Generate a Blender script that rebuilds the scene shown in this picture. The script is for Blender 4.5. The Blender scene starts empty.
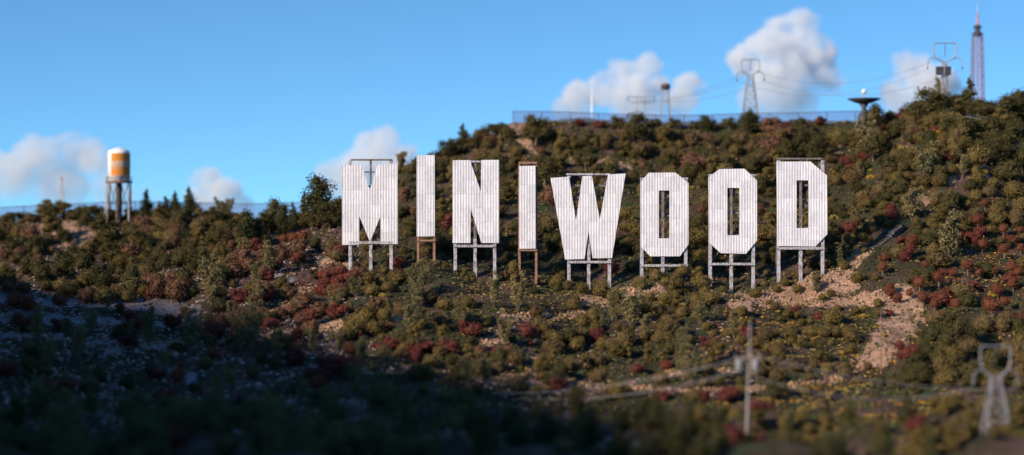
import bpy, bmesh, math, random
import numpy as np
from mathutils import Vector, Matrix, noise as mnoise
R = random.Random(7)
NR = np.random.default_rng(11)
sc = bpy.context.scene
C = sc.collection
F, CX, CY, D0 = 1920.0, 512.0, 227.5, 240.0      # focal length in pixels, picture centre, distance of the sign
SUN_EL, SUN_AZ = math.radians(22), math.radians(50)  # sun low, behind the viewer's left shoulder

# ------------------------------------------------------------------ tagging and mesh helpers
def tag(o, label, cat, group=None, kind=None):
    if label: o['label'] = label
    if cat: o['category'] = cat
    if group: o['group'] = group
    if kind: o['kind'] = kind
    return o
def thing(name, loc, label, cat, group=None, rz=0.0):
    o = bpy.data.objects.new(name, None); C.objects.link(o)
    o.location = loc; o.rotation_euler = (0, 0, rz); o.empty_display_size = .3
    return tag(o, label, cat, group)
class MB:
    def __init__(s): s.v = []; s.f = []; s.t = []; s.sm = False
    def add(s, vs, fs, tint=.5):
        b = len(s.v); s.v += [tuple(p) for p in vs]
        s.f += [tuple(b + i for i in f) for f in fs]; s.t += [tint] * len(fs); return s
    def box(s, c, size):
        x, y, z = c; a, b, h = [k / 2 for k in size]
        vs = [(x + i * a, y + j * b, z + k * h) for i in (-1, 1) for j in (-1, 1) for k in (-1, 1)]
        return s.add(vs, [(0, 1, 3, 2), (4, 6, 7, 5), (0, 4, 5, 1), (2, 3, 7, 6), (0, 2, 6, 4), (1, 5, 7, 3)])
    def beam(s, p, q, w, n=4, w2=None):
        p, q = Vector(p), Vector(q); d = (q - p).normalized(); w2 = w if w2 is None else w2
        a = d.cross(Vector((0, 1, 0)) if abs(d.y) < .9 else Vector((1, 0, 0))).normalized(); b = d.cross(a)
        vs = []; off = math.pi / n
        for c, r in ((p, w), (q, w2)):
            k = r / 2 / (math.cos(math.pi / n) if n == 4 else 1)
            for i in range(n):
                t = 2 * math.pi * i / n + off
                vs.append(c + a * (math.cos(t) * k) + b * (math.sin(t) * k))
        fs = [(i, (i + 1) % n, n + (i + 1) % n, n + i) for i in range(n)] + [tuple(range(n))[::-1], tuple(range(n, 2 * n))]
        return s.add(vs, fs)
    def path(s, pts, w, n=6):
        pts = [Vector(p) for p in pts]; b = len(s.v)
        for i, p in enumerate(pts):
            d = (pts[min(i + 1, len(pts) - 1)] - pts[max(i - 1, 0)]).normalized()
            a = d.cross(Vector((0, 1, 0)) if abs(d.y) < .9 else Vector((1, 0, 0))).normalized(); e = d.cross(a)
            for k in range(n):
                t = 2 * math.pi * k / n
                s.v.append(tuple(p + (a * math.cos(t) + e * math.sin(t)) * w / 2))
        for i in range(len(pts) - 1):
            for k in range(n):
                s.f.append((b + i * n + k, b + i * n + (k + 1) % n, b + (i + 1) * n + (k + 1) % n, b + (i + 1) * n + k)); s.t.append(.5)
        return s
    def lathe(s, prof, n=24, c=(0, 0, 0)):
        b = len(s.v)
        for r, z in prof:
            for k in range(n):
                t = 2 * math.pi * k / n; s.v.append((c[0] + r * math.cos(t), c[1] + r * math.sin(t), c[2] + z))
        for i in range(len(prof) - 1):
            for k in range(n):
                s.f.append((b + i * n + k, b + i * n + (k + 1) % n, b + (i + 1) * n + (k + 1) % n, b + (i + 1) * n + k)); s.t.append(.5)
        s.f.append(tuple(range(b, b + n))[::-1]); s.t.append(.5)
        e = b + (len(prof) - 1) * n; s.f.append(tuple(range(e, e + n))); s.t.append(.5); return s
    def mesh(s, name, mat, smooth=False, tint=False):
        me = bpy.data.meshes.new(name); me.from_pydata(s.v, [], s.f)
        for m in (mat if isinstance(mat, (list, tuple)) else [mat]): me.materials.append(m)
        if tint:
            at = me.attributes.new('tint', 'FLOAT', 'FACE'); at.data.foreach_set('value', np.array(s.t, dtype=np.float32))
        if smooth: me.polygons.foreach_set('use_smooth', [True] * len(me.polygons))
        me.update(); return me
    def build(s, name, mat, parent=None, smooth=False, loc=None):
        o = bpy.data.objects.new(name, s.mesh(name, mat, smooth)); C.objects.link(o)
        if parent: o.parent = parent
        if loc: o.location = loc
        return o
def one(fn, *a, **k):
    m = MB(); getattr(m, fn)(*a, **k); return m

# ------------------------------------------------------------------ materials
def new_mat(name):
    m = bpy.data.materials.new(name); m.use_nodes = True
    nt = m.node_tree; b = nt.nodes['Principled BSDF']; b.inputs['Specular IOR Level'].default_value = .25
    return m, nt, b
def N(nt, typ, **k):
    n = nt.nodes.new(typ)
    for a, v in k.items():
        if a in n.inputs.keys() if isinstance(a, str) else False: n.inputs[a].default_value = v
        else: setattr(n, a, v)
    return n
def mixc(nt, fac, a, b, bt='MIX'):
    n = nt.nodes.new('ShaderNodeMix'); n.data_type = 'RGBA'; n.blend_type = bt
    for sock, v in ((n.inputs[0], fac), (n.inputs[6], a), (n.inputs[7], b)):
        if hasattr(v, 'links'): nt.links.new(v, sock)
        elif isinstance(v, (tuple, list)): sock.default_value = (*v[:3], 1)
        else: sock.default_value = v
    return n.outputs[2]
def math_(nt, op, a, b=None, c=None, clamp=False):
    n = nt.nodes.new('ShaderNodeMath'); n.operation = op; n.use_clamp = clamp
    for i, v in enumerate((a, b, c)):
        if v is None: continue
        if hasattr(v, 'links'): nt.links.new(v, n.inputs[i])
        else: n.inputs[i].default_value = v
    return n.outputs[0]
def ramp(nt, val, lo, hi, smooth=True):
    n = nt.nodes.new('ShaderNodeMapRange'); n.clamp = True
    n.interpolation_type = 'SMOOTHSTEP' if smooth else 'LINEAR'
    nt.links.new(val, n.inputs[0]); n.inputs[1].default_value = lo; n.inputs[2].default_value = hi
    return n.outputs[0]
def noise(nt, scale, detail=4, rough=.6, vec=None, coord='Object'):
    n = nt.nodes.new('ShaderNodeTexNoise'); n.inputs['Scale'].default_value = scale
    n.inputs['Detail'].default_value = detail; n.inputs['Roughness'].default_value = rough
    if vec is None: vec = nt.nodes.new('ShaderNodeTexCoord').outputs[coord]
    nt.links.new(vec, n.inputs['Vector']); return n.outputs['Fac']
def bump(nt, b, h, dist, strength=1.0):
    n = nt.nodes.new('ShaderNodeBump'); n.inputs['Distance'].default_value = dist; n.inputs['Strength'].default_value = strength
    nt.links.new(h, n.inputs['Height']); nt.links.new(n.outputs[0], b.inputs['Normal'])
def plain(name, col, rough=.7, metal=0.0, vary=.35, scale=2.0):
    m, nt, b = new_mat(name)
    f = noise(nt, scale, 5, .65)
    c = mixc(nt, ramp(nt, f, .3, .72), tuple(k * (1 - vary) for k in col), tuple(min(1, k * (1 + vary * .5)) for k in col))
    nt.links.new(c, b.inputs['Base Color']); b.inputs['Roughness'].default_value = rough; b.inputs['Metallic'].default_value = metal
    return m
def foliage(name, a, b2, c3=None):
    m, nt, b = new_mat(name)
    at = nt.nodes.new('ShaderNodeAttribute'); at.attribute_name = 'tint'
    oi = nt.nodes.new('ShaderNodeObjectInfo')
    c = mixc(nt, oi.outputs['Random'], a, b2)
    dark = mixc(nt, 1.0, c, (.38, .40, .42), 'MULTIPLY'); lite = mixc(nt, 1.0, c, (1.85, 1.75, 1.5), 'MULTIPLY')  # leaf tones spread wide to imitate shaded gaps and lit highlights
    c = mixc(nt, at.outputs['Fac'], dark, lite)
    if c3:
        f = noise(nt, 3.0, 2, .5)
        c = mixc(nt, ramp(nt, f, .52, .68), c, c3)
    nt.links.new(c, b.inputs['Base Color']); b.inputs['Roughness'].default_value = .85; b.inputs['Specular IOR Level'].default_value = .15
    return m
M = {}
M['olive'] = foliage('olive_leaves', (.086, .064, .023), (.140, .106, .041))
M['green'] = foliage('green_leaves', (.044, .043, .019), (.074, .064, .026))
M['brown'] = foliage('brown_olive_leaves', (.090, .062, .032), (.125, .092, .045))
M['dark'] = foliage('dark_needles', (.036, .042, .020), (.070, .068, .028), (.095, .074, .030))
M['red'] = foliage('red_leaves', (.095, .026, .028), (.140, .045, .036))
M['brick'] = foliage('brick_red_leaves', (.115, .040, .026), (.16, .060, .038))
M['russet'] = foliage('russet_leaves', (.115, .060, .042), (.155, .085, .058), (.085, .04, .035))
M['liftedwood'] = foliage('shade_lifted_leaves', (.068, .074, .034), (.115, .108, .052))  # lighter leaf colour, brightens the wood that stands in shade
M['sapling'] = foliage('pale_leaves', (.115, .110, .060), (.185, .155, .085))
M['yellow'] = foliage('yellow_leaves', (.33, .20, .035), (.24, .20, .055))
M['bark'] = plain('bark', (.16, .12, .09), .9, scale=6)
M['palebark'] = plain('pale_bark', (.42, .36, .31), .9, scale=6)
M['lightbark'] = plain('light_bark', (.26, .21, .18), .9, scale=6)
M['steel'] = plain('galvanised_steel', (.36, .36, .40), .55, .3, .3)
M['darksteel'] = plain('dark_steel', (.06, .06, .075), .6, .2)
M['redsteel'] = plain('red_white_steel', (.55, .22, .22), .6)
M['whitepaint'] = plain('white_paint', (.80, .80, .80), .5, vary=.12)
M['palegrey'] = plain('pale_grey_paint', (.55, .55, .58), .6)
M['concrete'] = plain('concrete', (.085, .072, .085), .9, scale=1.2)  # concrete: the purple shade on the ramp is put into its colour
M['wire'] = plain('cable', (.16, .16, .18), .6); M['palewire'] = plain('pale_cable', (.26, .25, .28), .6)
M['wood'] = plain('weathered_wood', (.20, .13, .10), .85, scale=5)
M['oldwood'] = plain('grey_old_wood', (.33, .32, .35), .9, scale=5); M['oldsteel'] = plain('dull_steel', (.25, .25, .30), .6, .1, .4)
M['orange'] = plain('orange_paint', (.62, .23, .03), .5, vary=.25, scale=1.2)

def letter_paint():
    m, nt, b = new_mat('weathered_white_sheet')
    tc = nt.nodes.new('ShaderNodeTexCoord'); oi = nt.nodes.new('ShaderNodeObjectInfo')
    off = nt.nodes.new('ShaderNodeVectorMath'); off.operation = 'ADD'
    nt.links.new(tc.outputs['Object'], off.inputs[0])
    sc_ = nt.nodes.new('ShaderNodeVectorMath'); sc_.operation = 'SCALE'; sc_.inputs[0].default_value = (37, 11, 23)
    nt.links.new(oi.outputs['Random'], sc_.inputs['Scale']); nt.links.new(sc_.outputs[0], off.inputs[1])
    v = off.outputs[0]
    sep = nt.nodes.new('ShaderNodeSeparateXYZ'); nt.links.new(tc.outputs['Object'], sep.inputs[0])
    base = mixc(nt, noise(nt, .8, 4, .6, v), (.60, .615, .72), (.77, .78, .87))
    # each sheet slightly different
    sx = math_(nt, 'FLOOR', math_(nt, 'DIVIDE', sep.outputs[0], 1.12)); sz = math_(nt, 'FLOOR', math_(nt, 'DIVIDE', sep.outputs[2], 1.75))
    cmb = nt.nodes.new('ShaderNodeCombineXYZ'); nt.links.new(sx, cmb.inputs[0]); nt.links.new(sz, cmb.inputs[2])
    wn = nt.nodes.new('ShaderNodeTexWhiteNoise'); nt.links.new(cmb.outputs[0], wn.inputs['Vector'])
    base = mixc(nt, math_(nt, 'MULTIPLY', wn.outputs['Value'], .55), base, (.45, .45, .53))
    # lap seams between sheets
    fr = math_(nt, 'FRACT', math_(nt, 'DIVIDE', sep.outputs[2], 1.75))
    base = mixc(nt, math_(nt, 'MULTIPLY', math_(nt, 'LESS_THAN', fr, .05), .22), base, (.33, .30, .31))
    # streaks running down and flaked paint
    st = nt.nodes.new('ShaderNodeMapping'); st.inputs['Scale'].default_value = (6.5, 1, .8); nt.links.new(v, st.inputs['Vector'])
    base = mixc(nt, math_(nt, 'MULTIPLY', ramp(nt, noise(nt, 1.0, 6, .72, st.outputs[0]), .52, .64), .6), base, (.36, .345, .38))
    base = mixc(nt, math_(nt, 'MULTIPLY', ramp(nt, noise(nt, 4.2, 6, .75, v), .565, .67), math_(nt, 'MULTIPLY', ramp(nt, noise(nt, .45, 3, .6, v), .42, .60), .8)), base, (.26, .23, .235))
    nt.links.new(base, b.inputs['Base Color']); b.inputs['Roughness'].default_value = .6
    return m
M['letter'] = letter_paint()
def post_paint(name, paint, rust, lo=.46, hi=.58):
    m, nt, b = new_mat(name)
    st = nt.nodes.new('ShaderNodeMapping'); st.inputs['Scale'].default_value = (4.5, 4.5, 1.6)
    tc = nt.nodes.new('ShaderNodeTexCoord'); nt.links.new(tc.outputs['Object'], st.inputs['Vector'])
    c = mixc(nt, ramp(nt, noise(nt, 1.6, 6, .7, st.outputs[0]), lo, hi), paint, rust)
    nt.links.new(c, b.inputs['Base Color']); b.inputs['Roughness'].default_value = .75; return m
M['post'] = post_paint('flaking_white_steel', (.44, .45, .54), (.13, .10, .095), .42, .62)
M['brace'] = post_paint('worn_grey_steel', (.20, .19, .21), (.075, .055, .052), .42, .60)
M['rusty'] = post_paint('rusty_brown_steel', (.30, .17, .13), (.15, .08, .06))

M['wornpaint'] = post_paint('worn_pale_paint', (.55, .50, .46), (.48, .26, .10), .46, .62); M['darkrail'] = plain('dark_blue_rail', (.10, .12, .18), .6)
M['orange'] = post_paint('chipped_orange_paint', (.60, .21, .03), (.42, .20, .08), .50, .66)
def barrier_mat():
    m, nt, b = new_mat('tinted_acrylic')
    out = nt.nodes['Material Output']; t = nt.nodes.new('ShaderNodeBsdfTransparent'); t.inputs[0].default_value = (.85, .89, .97, 1)
    mx = nt.nodes.new('ShaderNodeMixShader'); mx.inputs[0].default_value = .24
    b.inputs['Base Color'].default_value = (.22, .28, .42, 1); b.inputs['Roughness'].default_value = .3
    nt.links.new(t.outputs[0], mx.inputs[1]); nt.links.new(b.outputs[0], mx.inputs[2]); nt.links.new(mx.outputs[0], out.inputs[0]); return m
M['acrylic'] = barrier_mat()

# ------------------------------------------------------------------ terrain: a real height field  z = H(x, y)
DK = np.array([150, 175, 200, 215, 230, 240, 255, 270, 290, 310, 335.])
COL = {   # elevation of the slope, written as the apparent height of each depth seen from the look-out
 -150: (470, 420, 368, 345, 322, 310, 300, 285, 255, 226, 240),
    0: (470, 415, 358, 330, 304, 293, 287, 275, 250, 223, 238),
   80: (470, 415, 358, 331, 306, 294, 287, 274, 246, 218, 236),
  160: (470, 415, 360, 334, 311, 297, 283, 267, 241, 217, 236),
  250: (472, 415, 358, 328, 300, 282, 262, 248, 232, 220, 238),
  340: (472, 415, 356, 325, 290, 267, 243, 229, 218, 212, 232),
  430: (474, 420, 364, 332, 290, 263, 235, 206, 182, 164, 185),
  475: (474, 422, 368, 337, 300, 281, 244, 206, 170, 140, 155),
  515: (474, 424, 372, 340, 302, 281, 246, 208, 162, 123, 136),
  590: (474, 425, 375, 342, 306, 287, 252, 214, 165, 123, 136),
  660: (474, 425, 376, 342, 302, 274, 248, 212, 165, 123, 136),
  730: (474, 425, 376, 344, 308, 288, 250, 211, 164, 123, 136),
  800: (474, 425, 376, 346, 306, 281, 246, 207, 160, 123, 136),
  840: (474, 425, 376, 346, 302, 270, 236, 196, 150, 123, 136),
  885: (474, 425, 375, 344, 296, 260, 212, 158, 128, 121, 124),
  950: (474, 425, 376, 346, 298, 260, 206, 148, 112, 112, 120),
 1024: (474, 425, 378, 348, 303, 268, 222, 182, 122, 114, 122),
 1180: (474, 425, 380, 352, 312, 284, 250, 215, 160, 135, 142)}
UK = np.array(sorted(COL)); TAB = np.array([COL[u] for u in UK], float)
def cubic(xk, yk, x):
    """Catmull-Rom along the last axis for non-uniform knots, yk shape (..., K) already picked per point"""
    i = np.clip(np.searchsorted(xk, x) - 1, 0, len(xk) - 2)
    m = np.zeros_like(yk)
    sl = np.diff(yk, axis=-1) / np.diff(xk)
    m[..., 0] = sl[..., 0]; m[..., -1] = sl[..., -1]; m[..., 1:-1] = .5 * (sl[..., :-1] + sl[..., 1:])
    r = np.arange(len(x)); h = xk[i + 1] - xk[i]; t = np.clip((x - xk[i]) / h, 0, 1)
    y0, y1, m0, m1 = yk[r, i], yk[r, i + 1], m[r, i] * h, m[r, i + 1] * h
    return (2*t**3 - 3*t**2 + 1) * y0 + (t**3 - 2*t**2 + t) * m0 + (-2*t**3 + 3*t**2) * y1 + (t**3 - t**2) * m1
PH = NR.uniform(0, 6.28, (60,)); AN = NR.uniform(0, 6.28, (60,))
def lumps(x, y):
    z = np.zeros_like(x); k = 0
    for wl, amp, n in ((34, .45, 6), (15, .32, 7), (7, .20, 8), (3.4, .12, 9), (1.7, .06, 9)):
        for _ in range(n):
            q = 2 * math.pi / (wl * (.8 + .4 * ((k * 37) % 10) / 10))
            z += amp / math.sqrt(n) * 1.3 * np.sin(q * (x * math.cos(AN[k]) + y * math.sin(AN[k])) + PH[k]); k += 1
    return z
SHADE_RIDGE = [(-180, 276, 22), (-134, 224, 22), (-97, 184, 20), (-77, 150, 20), (-67, 112, 23), (-62, 60, 26), (-80, 0, 22)]
def H(x, y):
    x = np.atleast_1d(np.asarray(x, float)); y = np.atleast_1d(np.asarray(y, float))
    shp = x.shape; x = x.ravel(); y = y.ravel()
    d = np.clip(y, 150, 335)
    u = np.clip(CX + F * x / d, UK[0], UK[-1])
    j = np.clip(np.searchsorted(UK, u) - 1, 0, len(UK) - 2); t = (u - UK[j]) / (UK[j + 1] - UK[j]); t = t * t * (3 - 2 * t) * .5 + t * .5
    yk = TAB[j] * (1 - t)[:, None] + TAB[j + 1] * t[:, None]
    z = (CY - cubic(DK, yk, d)) * d / F
    w = np.clip((y - 335) / 130, 0, 1); w = w * w * (3 - 2 * w); z = z * (1 - w) + (-16) * w
    w = np.clip((150 - y) / 60, 0, 1); w = w * w * (3 - 2 * w); z = z * (1 - w) + (-20.5) * w
    ax = np.clip((np.abs(x) - 120) / 200, 0, 1); ax = ax * ax * (3 - 2 * ax); z = z * (1 - ax) + (-14) * ax
    z = z + lumps(x, y) * (1 - .75 * np.clip((y - 306) / 10, 0, 1)) * np.clip((400 - np.abs(y - 150)) / 250, .0, 1)
    # an unseen ridge, added outside the picture to cast shadow over the near ground
    best = np.full_like(x, -99.)
    for (ax_, ay, ah), (bx, by, bh) in zip(SHADE_RIDGE[:-1], SHADE_RIDGE[1:]):
        vx, vy = bx - ax_, by - ay; tt = np.clip(((x - ax_) * vx + (y - ay) * vy) / (vx * vx + vy * vy), 0, 1)
        dist = np.hypot(x - ax_ - tt * vx, y - ay - tt * vy); hh = ah + tt * (bh - ah) + 18
        best = np.maximum(best, -18 + hh * np.exp(-(dist / 15.) ** 2) + 1.2 * np.sin(x * .31 + y * .23) + .8 * np.sin(x * .11 - y * .57))
    z = np.where(best > z, best, z) if True else z
    return z.reshape(shp)
def h1(x, y): return float(H(x, y)[0])
# ground point that a line of sight from the look-out meets
DS = np.arange(148, 338, .5)
def hit(u, v):
    X = (u - CX) / F * DS; Z = (CY - v) / F * DS
    g = H(X, DS); k = np.nonzero(Z <= g)[0]
    if len(k) == 0: return None
    d = DS[k[0]]; x = (u - CX) / F * d; return Vector((x, d, h1(x, d)))
def at(u, v, d): return Vector(((u - CX) / F * d, d, (CY - v) / F * d))

# bare-earth areas, as (pixel track seen from the look-out, half width) turned into ground points
DIRT = [([(735, 300), (770, 299), (815, 292), (850, 283)], 9), ([(800, 291), (830, 279), (852, 268), (862, 255)], 7), ([(760, 306), (820, 303), (890, 300)], 6),
        ([(903, 303), (899, 320), (893, 335), (884, 348), (872, 362)], 16), ([(905, 312), (915, 320)], 9),
        ([(866, 368), (835, 380), (790, 386), (740, 390), (690, 392), (620, 388), (560, 384), (520, 388)], 4),
        ([(836, 150), (846, 141), (858, 132)], 6), ([(262, 338), (300, 332), (345, 328)], 5), ([(278, 312), (296, 306)], 8), ([(300, 292), (322, 286)], 4),
        ([(318, 274), (330, 262)], 6), ([(345, 268), (362, 276)], 4), ([(505, 318), (545, 316)], 5), ([(478, 346), (500, 340)], 6), ([(555, 318), (580, 312)], 4),
        ([(585, 298), (605, 303)], 5), ([(620, 292), (660, 294)], 6), ([(715, 292), (740, 298)], 7), ([(390, 318), (410, 322)], 3),
        ([(518, 128), (524, 146), (530, 156)], 8), ([(575, 160), (625, 166)], 7), ([(40, 232), (70, 228), (100, 232)], 8), ([(70, 246), (98, 242)], 7), ([(960, 172), (948, 178)], 4),
        ([(735, 372), (700, 372), (660, 376)], 4), ([(915, 196), (925, 200)], 4)]
PALE = [([(0, 334), (30, 335), (62, 337)], 5), ([(60, 340), (120, 343), (168, 346)], 4), ([(150, 345), (190, 342)], 4), ([(30, 262), (62, 268)], 6), ([(-20, 300), (70, 303), (140, 306), (190, 313)], 9), ([(0, 318), (60, 320), (120, 323), (180, 326)], 5),
        ([(988, 124), (1010, 140), (1024, 150)], 9), ([(110, 352), (118, 350)], 5), ([(236, 282), (250, 288)], 6), ([(270, 276), (290, 280)], 6), ([(175, 372), (190, 380)], 6), ([(985, 166), (990, 178)], 6)]
def tracks(lst):
    out = []
    for pts, w in lst:
        g = []
        for (a, b) in zip(pts[:-1], pts[1:]):
            n = max(2, int(math.hypot(b[0] - a[0], b[1] - a[1]) / 6))
            for i in range(n + 1):
                p = hit(a[0] + (b[0] - a[0]) * i / n, a[1] + (b[1] - a[1]) * i / n)
                if p is not None: g.append((p.x, p.y, w * p.y / F))
        out += g
    return np.array(out)
TD, TP = tracks(DIRT), tracks(PALE)
def near(T, x, y, stretch=1.0):
    """1 on the track, falling to 0 outside, for arrays"""
    if x.size == 1: return np.array([float(np.clip(1.6 - np.min(np.hypot(x[0] - T[:, 0], (y[0] - T[:, 1]) / (1.9 * stretch)) / T[:, 2]), 0, 1))])
    res = np.zeros(x.shape)
    for (tx, ty, w) in T:
        q = np.hypot(x - tx, (y - ty) / (1.9 * stretch)) / w
        res = np.maximum(res, np.clip(1.6 - q, 0, 1))
    return res

def geo(a, b, n, k=1.35):
    s = np.cumsum(k ** np.arange(n)); return a + (b - a) * s / s[-1]
def build_terrain():
    xs = np.concatenate([geo(-110, -1800, 16)[::-1], np.arange(-110, 110.01, .5), geo(110, 1800, 16)])
    ys = np.concatenate([geo(125, -1500, 26, 1.22)[::-1], np.arange(125, 345.01, .5), geo(345, 3000, 20, 1.3)])
    X, Y = np.meshgrid(xs, ys, indexing='ij'); Z = H(X, Y)
    v = np.stack([X, Y, Z], -1).reshape(-1, 3); nx, ny = X.shape
    i = (np.arange(nx - 1)[:, None] * ny + np.arange(ny - 1)[None, :]).ravel()
    f = np.stack([i, i + ny, i + ny + 1, i + 1], -1)
    me = bpy.data.meshes.new('terrain')
    me.vertices.add(len(v)); me.vertices.foreach_set('co', v.astype(np.float32).ravel())
    me.loops.add(f.size); me.loops.foreach_set('vertex_index', f.astype(np.int32).ravel())
    me.polygons.add(len(f)); me.polygons.foreach_set('loop_start', np.arange(0, f.size, 4, dtype=np.int32)); me.polygons.foreach_set('loop_total', np.full(len(f), 4, np.int32))
    me.update(); me.validate(); me.polygons.foreach_set('use_smooth', [True] * len(me.polygons))
    core = (np.abs(X) < 110) & (Y > 140) & (Y < 330)
    for nm, T in (('dirt', TD), ('pale', TP)):
        a = np.zeros(X.shape); a[core] = near(T, X[core], Y[core])
        at_ = me.attributes.new(nm, 'FLOAT', 'POINT'); at_.data.foreach_set('value', a.astype(np.float32).ravel())
    m, nt, b = new_mat('hillside_earth')
    n1 = noise(nt, .12, 5, .65); n2 = noise(nt, .9, 5, .7); n3 = noise(nt, 3.5, 4, .7); n4 = noise(nt, .33, 4, .6)
    c = mixc(nt, ramp(nt, n2, .38, .62), (.075, .052, .042), (.045, .046, .024))          # soil and moss
    c = mixc(nt, ramp(nt, n1, .50, .62), c, (.12, .075, .072))                          # dry reddish litter
    c = mixc(nt, math_(nt, 'MULTIPLY', ramp(nt, n4, .56, .66), .75), c, (.038, .075, .038))   # green flock
    c = mixc(nt, math_(nt, 'MULTIPLY', ramp(nt, n3, .60, .70), .6), c, (.24, .16, .11))    # pebbly specks
    for nm, cols in (('dirt', ((.56, .37, .285), (.36, .22, .16))), ('pale', ((.33, .30, .35), (.22, .195, .225)))):
        a = nt.nodes.new('ShaderNodeAttribute'); a.attribute_name = nm
        k = math_(nt, 'ADD', a.outputs['Fac'], math_(nt, 'MULTIPLY', math_(nt, 'SUBTRACT', n2, .5), 2.0))
        c = mixc(nt, ramp(nt, k, .38, .62), c, mixc(nt, math_(nt, 'MULTIPLY', ramp(nt, n4, .45, .62), .55), mixc(nt, ramp(nt, n3, .4, .62), *cols), tuple(q * .62 for q in cols[1])))
    nt.links.new(c, b.inputs['Base Color']); b.inputs['Roughness'].default_value = .95; b.inputs['Specular IOR Level'].default_value = .1
    bump(nt, b, math_(nt, 'ADD', n3, n2), .5)
    me.materials.append(m)
    o = bpy.data.objects.new('terrain', me); C.objects.link(o); o['kind'] = 'structure'
build_terrain()

# ------------------------------------------------------------------ the eight letters
LET = {  # outline, hole, posts (x, foot), crossbar height, top frame (x0, x1, y) or None, brown?
 'M': ([(342,165.5),(361.5,165),(369.7,190),(377.5,164.5),(397.7,163.5),(397.7,244),(380.5,244),(380.5,216),(370,242),(359.2,216),(359.2,244.5),(342,245)], None, [(350,270),(370.5,268),(391,264)], 242.5, (351,392,159.8)),
 'I': ([(416.5,155.3),(434.6,155),(434.8,236.3),(416.6,236.5)], None, [(418,260),(434,260)], 240.5, None),
 'N': ([(452.5,160.2),(470,160),(480.8,191.5),(481.3,160),(499,159.8),(499,243),(481.4,243),(470.7,209),(470.3,243),(452.5,243)], None, [(455.2,283),(475,282),(494.6,280)], 246, (453,498,161.5)),
 'I2': ([(519,166),(535.6,165.7),(535.8,248.5),(519.2,248.8)], None, [(519.4,281),(536.2,280)], 250.3, (518.4,537,162.8)),
 'W': ([(550.5,178),(569,176.6),(576,221),(582.3,176.2),(591.8,175.6),(599.8,219.5),(608,174.4),(625.6,173.4),(612,258),(592.6,258.3),(588.6,231),(584.4,259),(565.2,259.5)], None, [(569,292),(588.8,284),(609.5,270)], 262, (566,610,174.2)),
 'O': ([(640.5,182),(648.8,172.7),(675.4,172.5),(688.5,183),(688.5,244.5),(679.9,256.3),(650.2,256.3),(640.5,246)], [(658.8,190.5),(669.5,190.5),(669.5,238.3),(658.8,238.3)], [(642,272),(663,271),(686,267)], 265.5, (640.5,688,178.5)),
 'O2': ([(708.3,177.3),(719.7,169),(744.5,168.7),(757,180.6),(757,240.6),(746,253.8),(720.7,253.2),(708.8,242.3)], [(727.3,187.9),(739.2,187.9),(739.2,235.3),(727.3,235.3)], [(710.5,290),(731.5,289),(753.5,289)], 264, (708.5,757,175)),
 'D': ([(776.5,161.6),(810.4,161.5),(826.9,175.3),(827.5,234),(815.3,246.5),(777.4,246)], [(796.5,180.3),(808.4,180.3),(808.4,228),(796.5,228)], [(779,284),(801,274),(823,277)], 248.3, (777,823.5,158.6))}
LET_LABEL = {'M': 'weathered white corrugated letter M, first of the hillside sign, on three posts', 'I': 'narrow white letter I on two brown legs between M and N',
 'N': 'white corrugated letter N on three tall posts between the two letters I', 'I2': 'narrow white letter I in a rusty brown frame between N and W',
 'W': 'white corrugated letter W with open lattice showing between its arms', 'O': 'white eight-sided letter O next to the W, on short posts',
 'O2': 'white eight-sided letter O beside the D, on long bare posts', 'D': 'white letter D, last of the hillside sign, above the bare earth'}
LCEN = {}
PER = .34
def panel_mesh(poly, hole, name):
    bm = bmesh.new()
    def loop(pts):
        vs = [bm.verts.new((p[0], 0, p[1])) for p in pts]
        return [bm.edges.new((vs[i], vs[(i + 1) % len(vs)])) for i in range(len(vs))]
    es = loop(poly) + (loop(hole) if hole else [])
    bmesh.ops.triangle_fill(bm, use_beauty=True, use_dissolve=False, edges=es)
    x0 = min(p[0] for p in poly); x1 = max(p[0] for p in poly); k = math.ceil(x0 / (PER / 2))
    while k * PER / 2 < x1:
        bmesh.ops.bisect_plane(bm, geom=bm.verts[:] + bm.edges[:] + bm.faces[:], dist=1e-5, plane_co=(k * PER / 2, 0, 0), plane_no=(1, 0, 0)); k += 1
    r = bmesh.ops.extrude_face_region(bm, geom=bm.faces[:])
    for v in [g for g in r['geom'] if isinstance(g, bmesh.types.BMVert)]: v.co.y += .07
    for v in bm.verts:
        t = (v.co.x / PER) % 1.0; v.co.y += .019 * (abs(t - .5) * 4 - 1)
    bmesh.ops.recalc_face_normals(bm, faces=bm.faces[:])
    me = bpy.data.meshes.new(name); bm.to_mesh(me); bm.free(); me.materials.append(M['letter']); return me
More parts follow.
